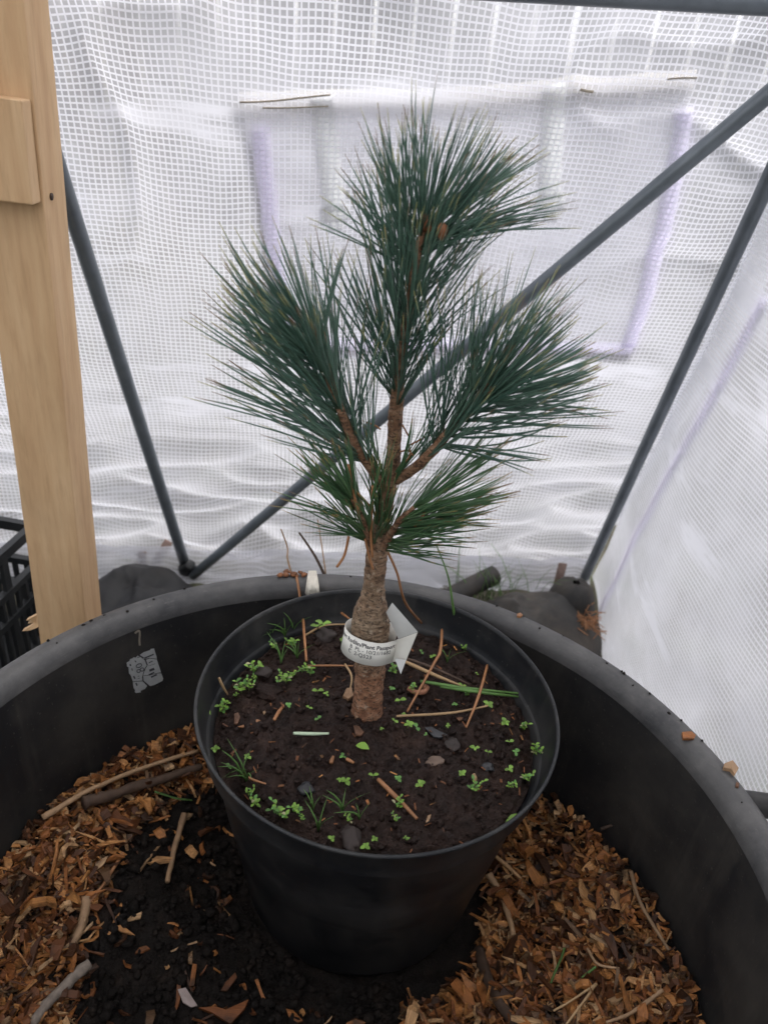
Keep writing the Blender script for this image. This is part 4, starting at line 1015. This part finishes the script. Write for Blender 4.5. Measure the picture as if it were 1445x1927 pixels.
fs = [(i*4+k, i*4+(k+1) % 4, (i+1)*4+(k+1) % 4, (i+1)*4+k) for i in range(nz) for k in range(4)]+[(3, 2, 1, 0), (nz*4, nz*4+1, nz*4+2, nz*4+3)]
bevel(obj('shaft', vs, fs, WOODM, post, smooth=False), .0014)
# block on the front of the post
pf = onpl(40, 188, a1+nf*.016, nf); pg = onpl(62, 387, a1+nf*.016, nf)
hb = abs((pg-pf).dot(axis)); cb = (pf+pg)/2
vs, fs = boxm(cb-exf*.10-nf*.008, exf, nf, axis, .10, .0077, hb/2)
blk = bevel(obj('block', vs, fs, WOODM, post, smooth=False), .0012)
sc = onpl(98, 370, a1+exf*.0006, exf)
obj('nail_hole', *tube([sc-exf*.0005, sc+exf*.0004], .0028, 12), TWIGM, post)
P = [(80, 1156), (62, 1170), (40, 1181), (52, 1182), (43, 1187), (57, 1187), (50, 1192), (33, 1201), (46, 1200), (62, 1193), (69, 1189), (71, 1198), (80, 1202)]
vs = [onpl(x, y, a1, nf)-nf*(.012+.004*noise.noise(V((x*.1, y*.1, 0)))) for x, y in P]; n = len(vs); vs += [v-nf*.005 for v in vs]
obj('splinter', vs, [tuple(range(n)), tuple(range(2*n-1, n-1, -1))]+[((i+1) % n, i, n+i, n+(i+1) % n) for i in range(n)], WOODM, post, smooth=False)

# ================================================================== things on the ground behind the tub
def heap(name, P, h, mat, label, cat, seed, ridge=.5):
    """draped sheet over a lump: outline on the ground, height falling to the edge"""
    pts = [onz(x, y, .004) for x, y in P]; c = sum(pts, V())/len(pts); n = len(pts); m = 16; vs, fs = [], []
    ring = [V(q) for q in spline([tuple(p) for p in pts]+[tuple(pts[0])], 48)][:-1]; n = 48
    for j in range(m+1):
        t = j/m
        for k in range(n):
            p = c.lerp(ring[k], t)
            hh = h*(1-t**2.4)*(1+.35*noise.noise(V((p.x*14, p.y*14, seed))))+.010*(1-t)*fb(V((p.x*34, p.y*34, seed)), 3)+.012*(1-2*abs(noise.noise(V((p.x*22, p.y*11, seed+3)))))*(1-t**4)
            vs.append(V((p.x, p.y, max(.003, hh)+.002)))
    fs = [(j*n+k, j*n+(k+1) % n, (j+1)*n+(k+1) % n, (j+1)*n+k) for j in range(m) for k in range(n)]
    return tag(obj(name, vs, fs, mat, base=V((c.x, c.y, .004))), label, cat)
heap('weed_membrane', [(120, 1260), (140, 1140), (200, 1095), (270, 1082), (325, 1092), (375, 1120), (360, 1230), (240, 1300)], .062, FABM, 'black weed membrane sheet bulging up behind the tub, beside the post', 'membrane', 4)
heap('weed_membrane', [(790, 1230), (860, 1150), (960, 1128), (1050, 1122), (1110, 1140), (1125, 1240), (980, 1310), (850, 1290)], .050, BAGM, 'dusty grey-brown membrane bunched up between the old pipe and the pole sleeve', 'membrane', 9)
# sleeve over the foot of the right pole
pr = onz(1075, 1150, .0)
prof = [(.052, -.002), (.047, .012), (.042, .032), (.037, .050), (.030, .064), (.020, .072), (.006, .074)]
c_ = ony(1078, 1120, 1.075)
def jit_b(q, r, z): return r*(1+.16*noise.noise(V((cos(q)*1.5, sin(q)*1.5, z*18)))+.05*noise.noise(V((cos(q)*5, sin(q)*5, z*30)))), z+.004*noise.noise(V((cos(q)*2, sin(q)*2, 8)))
tag(obj('pole_sleeve', *lathe(prof, c_, 40, jit_b), BAGM, base=V((c_.x, c_.y, 0))), 'dusty dark membrane sleeve pulled over a corner pole foot, near the old pipe', 'sleeve')
pa, pc = onz(800, 1150, .03), onz(930, 1082, .052)
tag(obj('pipe', *cat_mb([tube([pa, pa.lerp(pc, .5)+V((0, 0, .002)), pc], .017, 18, cap=False), tube([pa, pc], .0145, 18, cap=False)]), BAGM, base=pa), 'short grey-brown length of old pipe lying behind the tub', 'pipe')
rg = random.Random(6)
b0 = onz(925, 1135, .006); r = empty('grass_clump', b0, 'wispy green grass clump growing beside the old pipe', 'grass')
for i in range(46):
    b = b0+V((rg.gauss(0, .028), rg.gauss(0, .018), 0)); a = rg.uniform(0, 6.3); L = rg.uniform(.05, .13); be = rg.uniform(.2, .9); d = V((cos(a), sin(a), 0))
    pts = [b+d*(L*be*t*t)+V((0, 0, L*(t-.3*be*t*t))) for t in (0, .3, .6, 1)]
    obj('blade', *tube(pts, [.0011, .0011, .0009, .0002], 4, flat=.4), GRASSM, r)
# dry straw caught by the sleeve
rg = random.Random(9); vs, fs = [], []
for i in range(70):
    p = c_+V((rg.uniform(-.01, .03), -.062+rg.gauss(0, .012), 0)); p.z = rg.uniform(.030, .046); a = rg.uniform(-1, 1); d = V((rg.gauss(0, .5), rg.gauss(0, .5), rg.gauss(.0, .25))).normalized()
    x, y = tube([p, p+d*rg.uniform(.015, .035)], .0007, 4); k = len(vs); vs += x; fs += [tuple(j+k for j in f) for f in y]
tag(obj('straw_litter', vs, fs, DEADM), 'rust-coloured dry straw litter against the pole sleeve', 'straw', kind='stuff')

# ---- black lattice crate left of the post
c1 = onz(58, 1075, .20); cr = empty('plastic_crate', (c1.x-.22, c1.y+.02, 0), 'black plastic lattice crate standing behind the timber post', 'crate')
CX, CY, CH = .40, .30, .20
cyaw = Matrix.Rotation(rad(-4), 3, 'Z')
# near right corner of the crate at the photo's place
near = onz(10, 1130, CH); far = onz(52, 992, CH)
ey = (far-near); ey.z = 0; ey = V((.12, 1, 0)).normalized(); ex = V((ey.y, -ey.x, 0))
corner = onz(62, 998, CH); corner.z = 0          # far right corner
def cpt(x, y, z): return corner-ex*x-ey*y+V((0, 0, z+.004))
def bar(name, a, b, w_, h_):
    d = (b-a); L = d.length; d.normalize(); s = d.cross(Z_) if abs(d.z) < .9 else ex.copy(); s.normalize(); n = s.cross(d)
    return obj(name, *boxm((a+b)/2, d, s, n, L/2, w_/2, h_/2), CRATEM, cr, smooth=False)
for (A, B) in (((0, 0), (CX, 0)), ((0, CY), (CX, CY))):
    for z, hh in ((CH, .014), (CH-.058, .010), (CH-.10, .010), (.012, .02)): bar('rail', cpt(*A, z), cpt(*B, z), .010, hh)
    for k in range(23):
        t = k/22; a = cpt(A[0]+(B[0]-A[0])*t, A[1], .022); tp = CH-.007 if k % 4 == 0 else CH-.058
        bar('upright', a, V((a.x, a.y, tp+.004)), .0055 if k % 4 else .012, .006)
for (A, B) in (((0, 0), (0, CY)), ((CX, 0), (CX, CY))):
    for z, hh in ((CH-.001, .014), (CH-.059, .010), (CH-.101, .010), (.013, .02)): bar('rail', cpt(A[0], A[1]+.006, z), cpt(B[0], B[1]-.006, z), .010, hh)
    for k in range(1, 17):
        t = k/17; a = cpt(A[0], A[1]+(B[1]-A[1])*t, .024); tp = CH-.008 if k % 4 == 0 else CH-.059
        bar('upright', a, V((a.x, a.y, tp+.004)), .006, .0055 if k % 4 else .012)
obj('base', *boxm(cpt(CX/2, CY/2, .004), ex, ey, Z_, CX/2-.006, CY/2-.006, .003), CRATEM, cr, smooth=False)
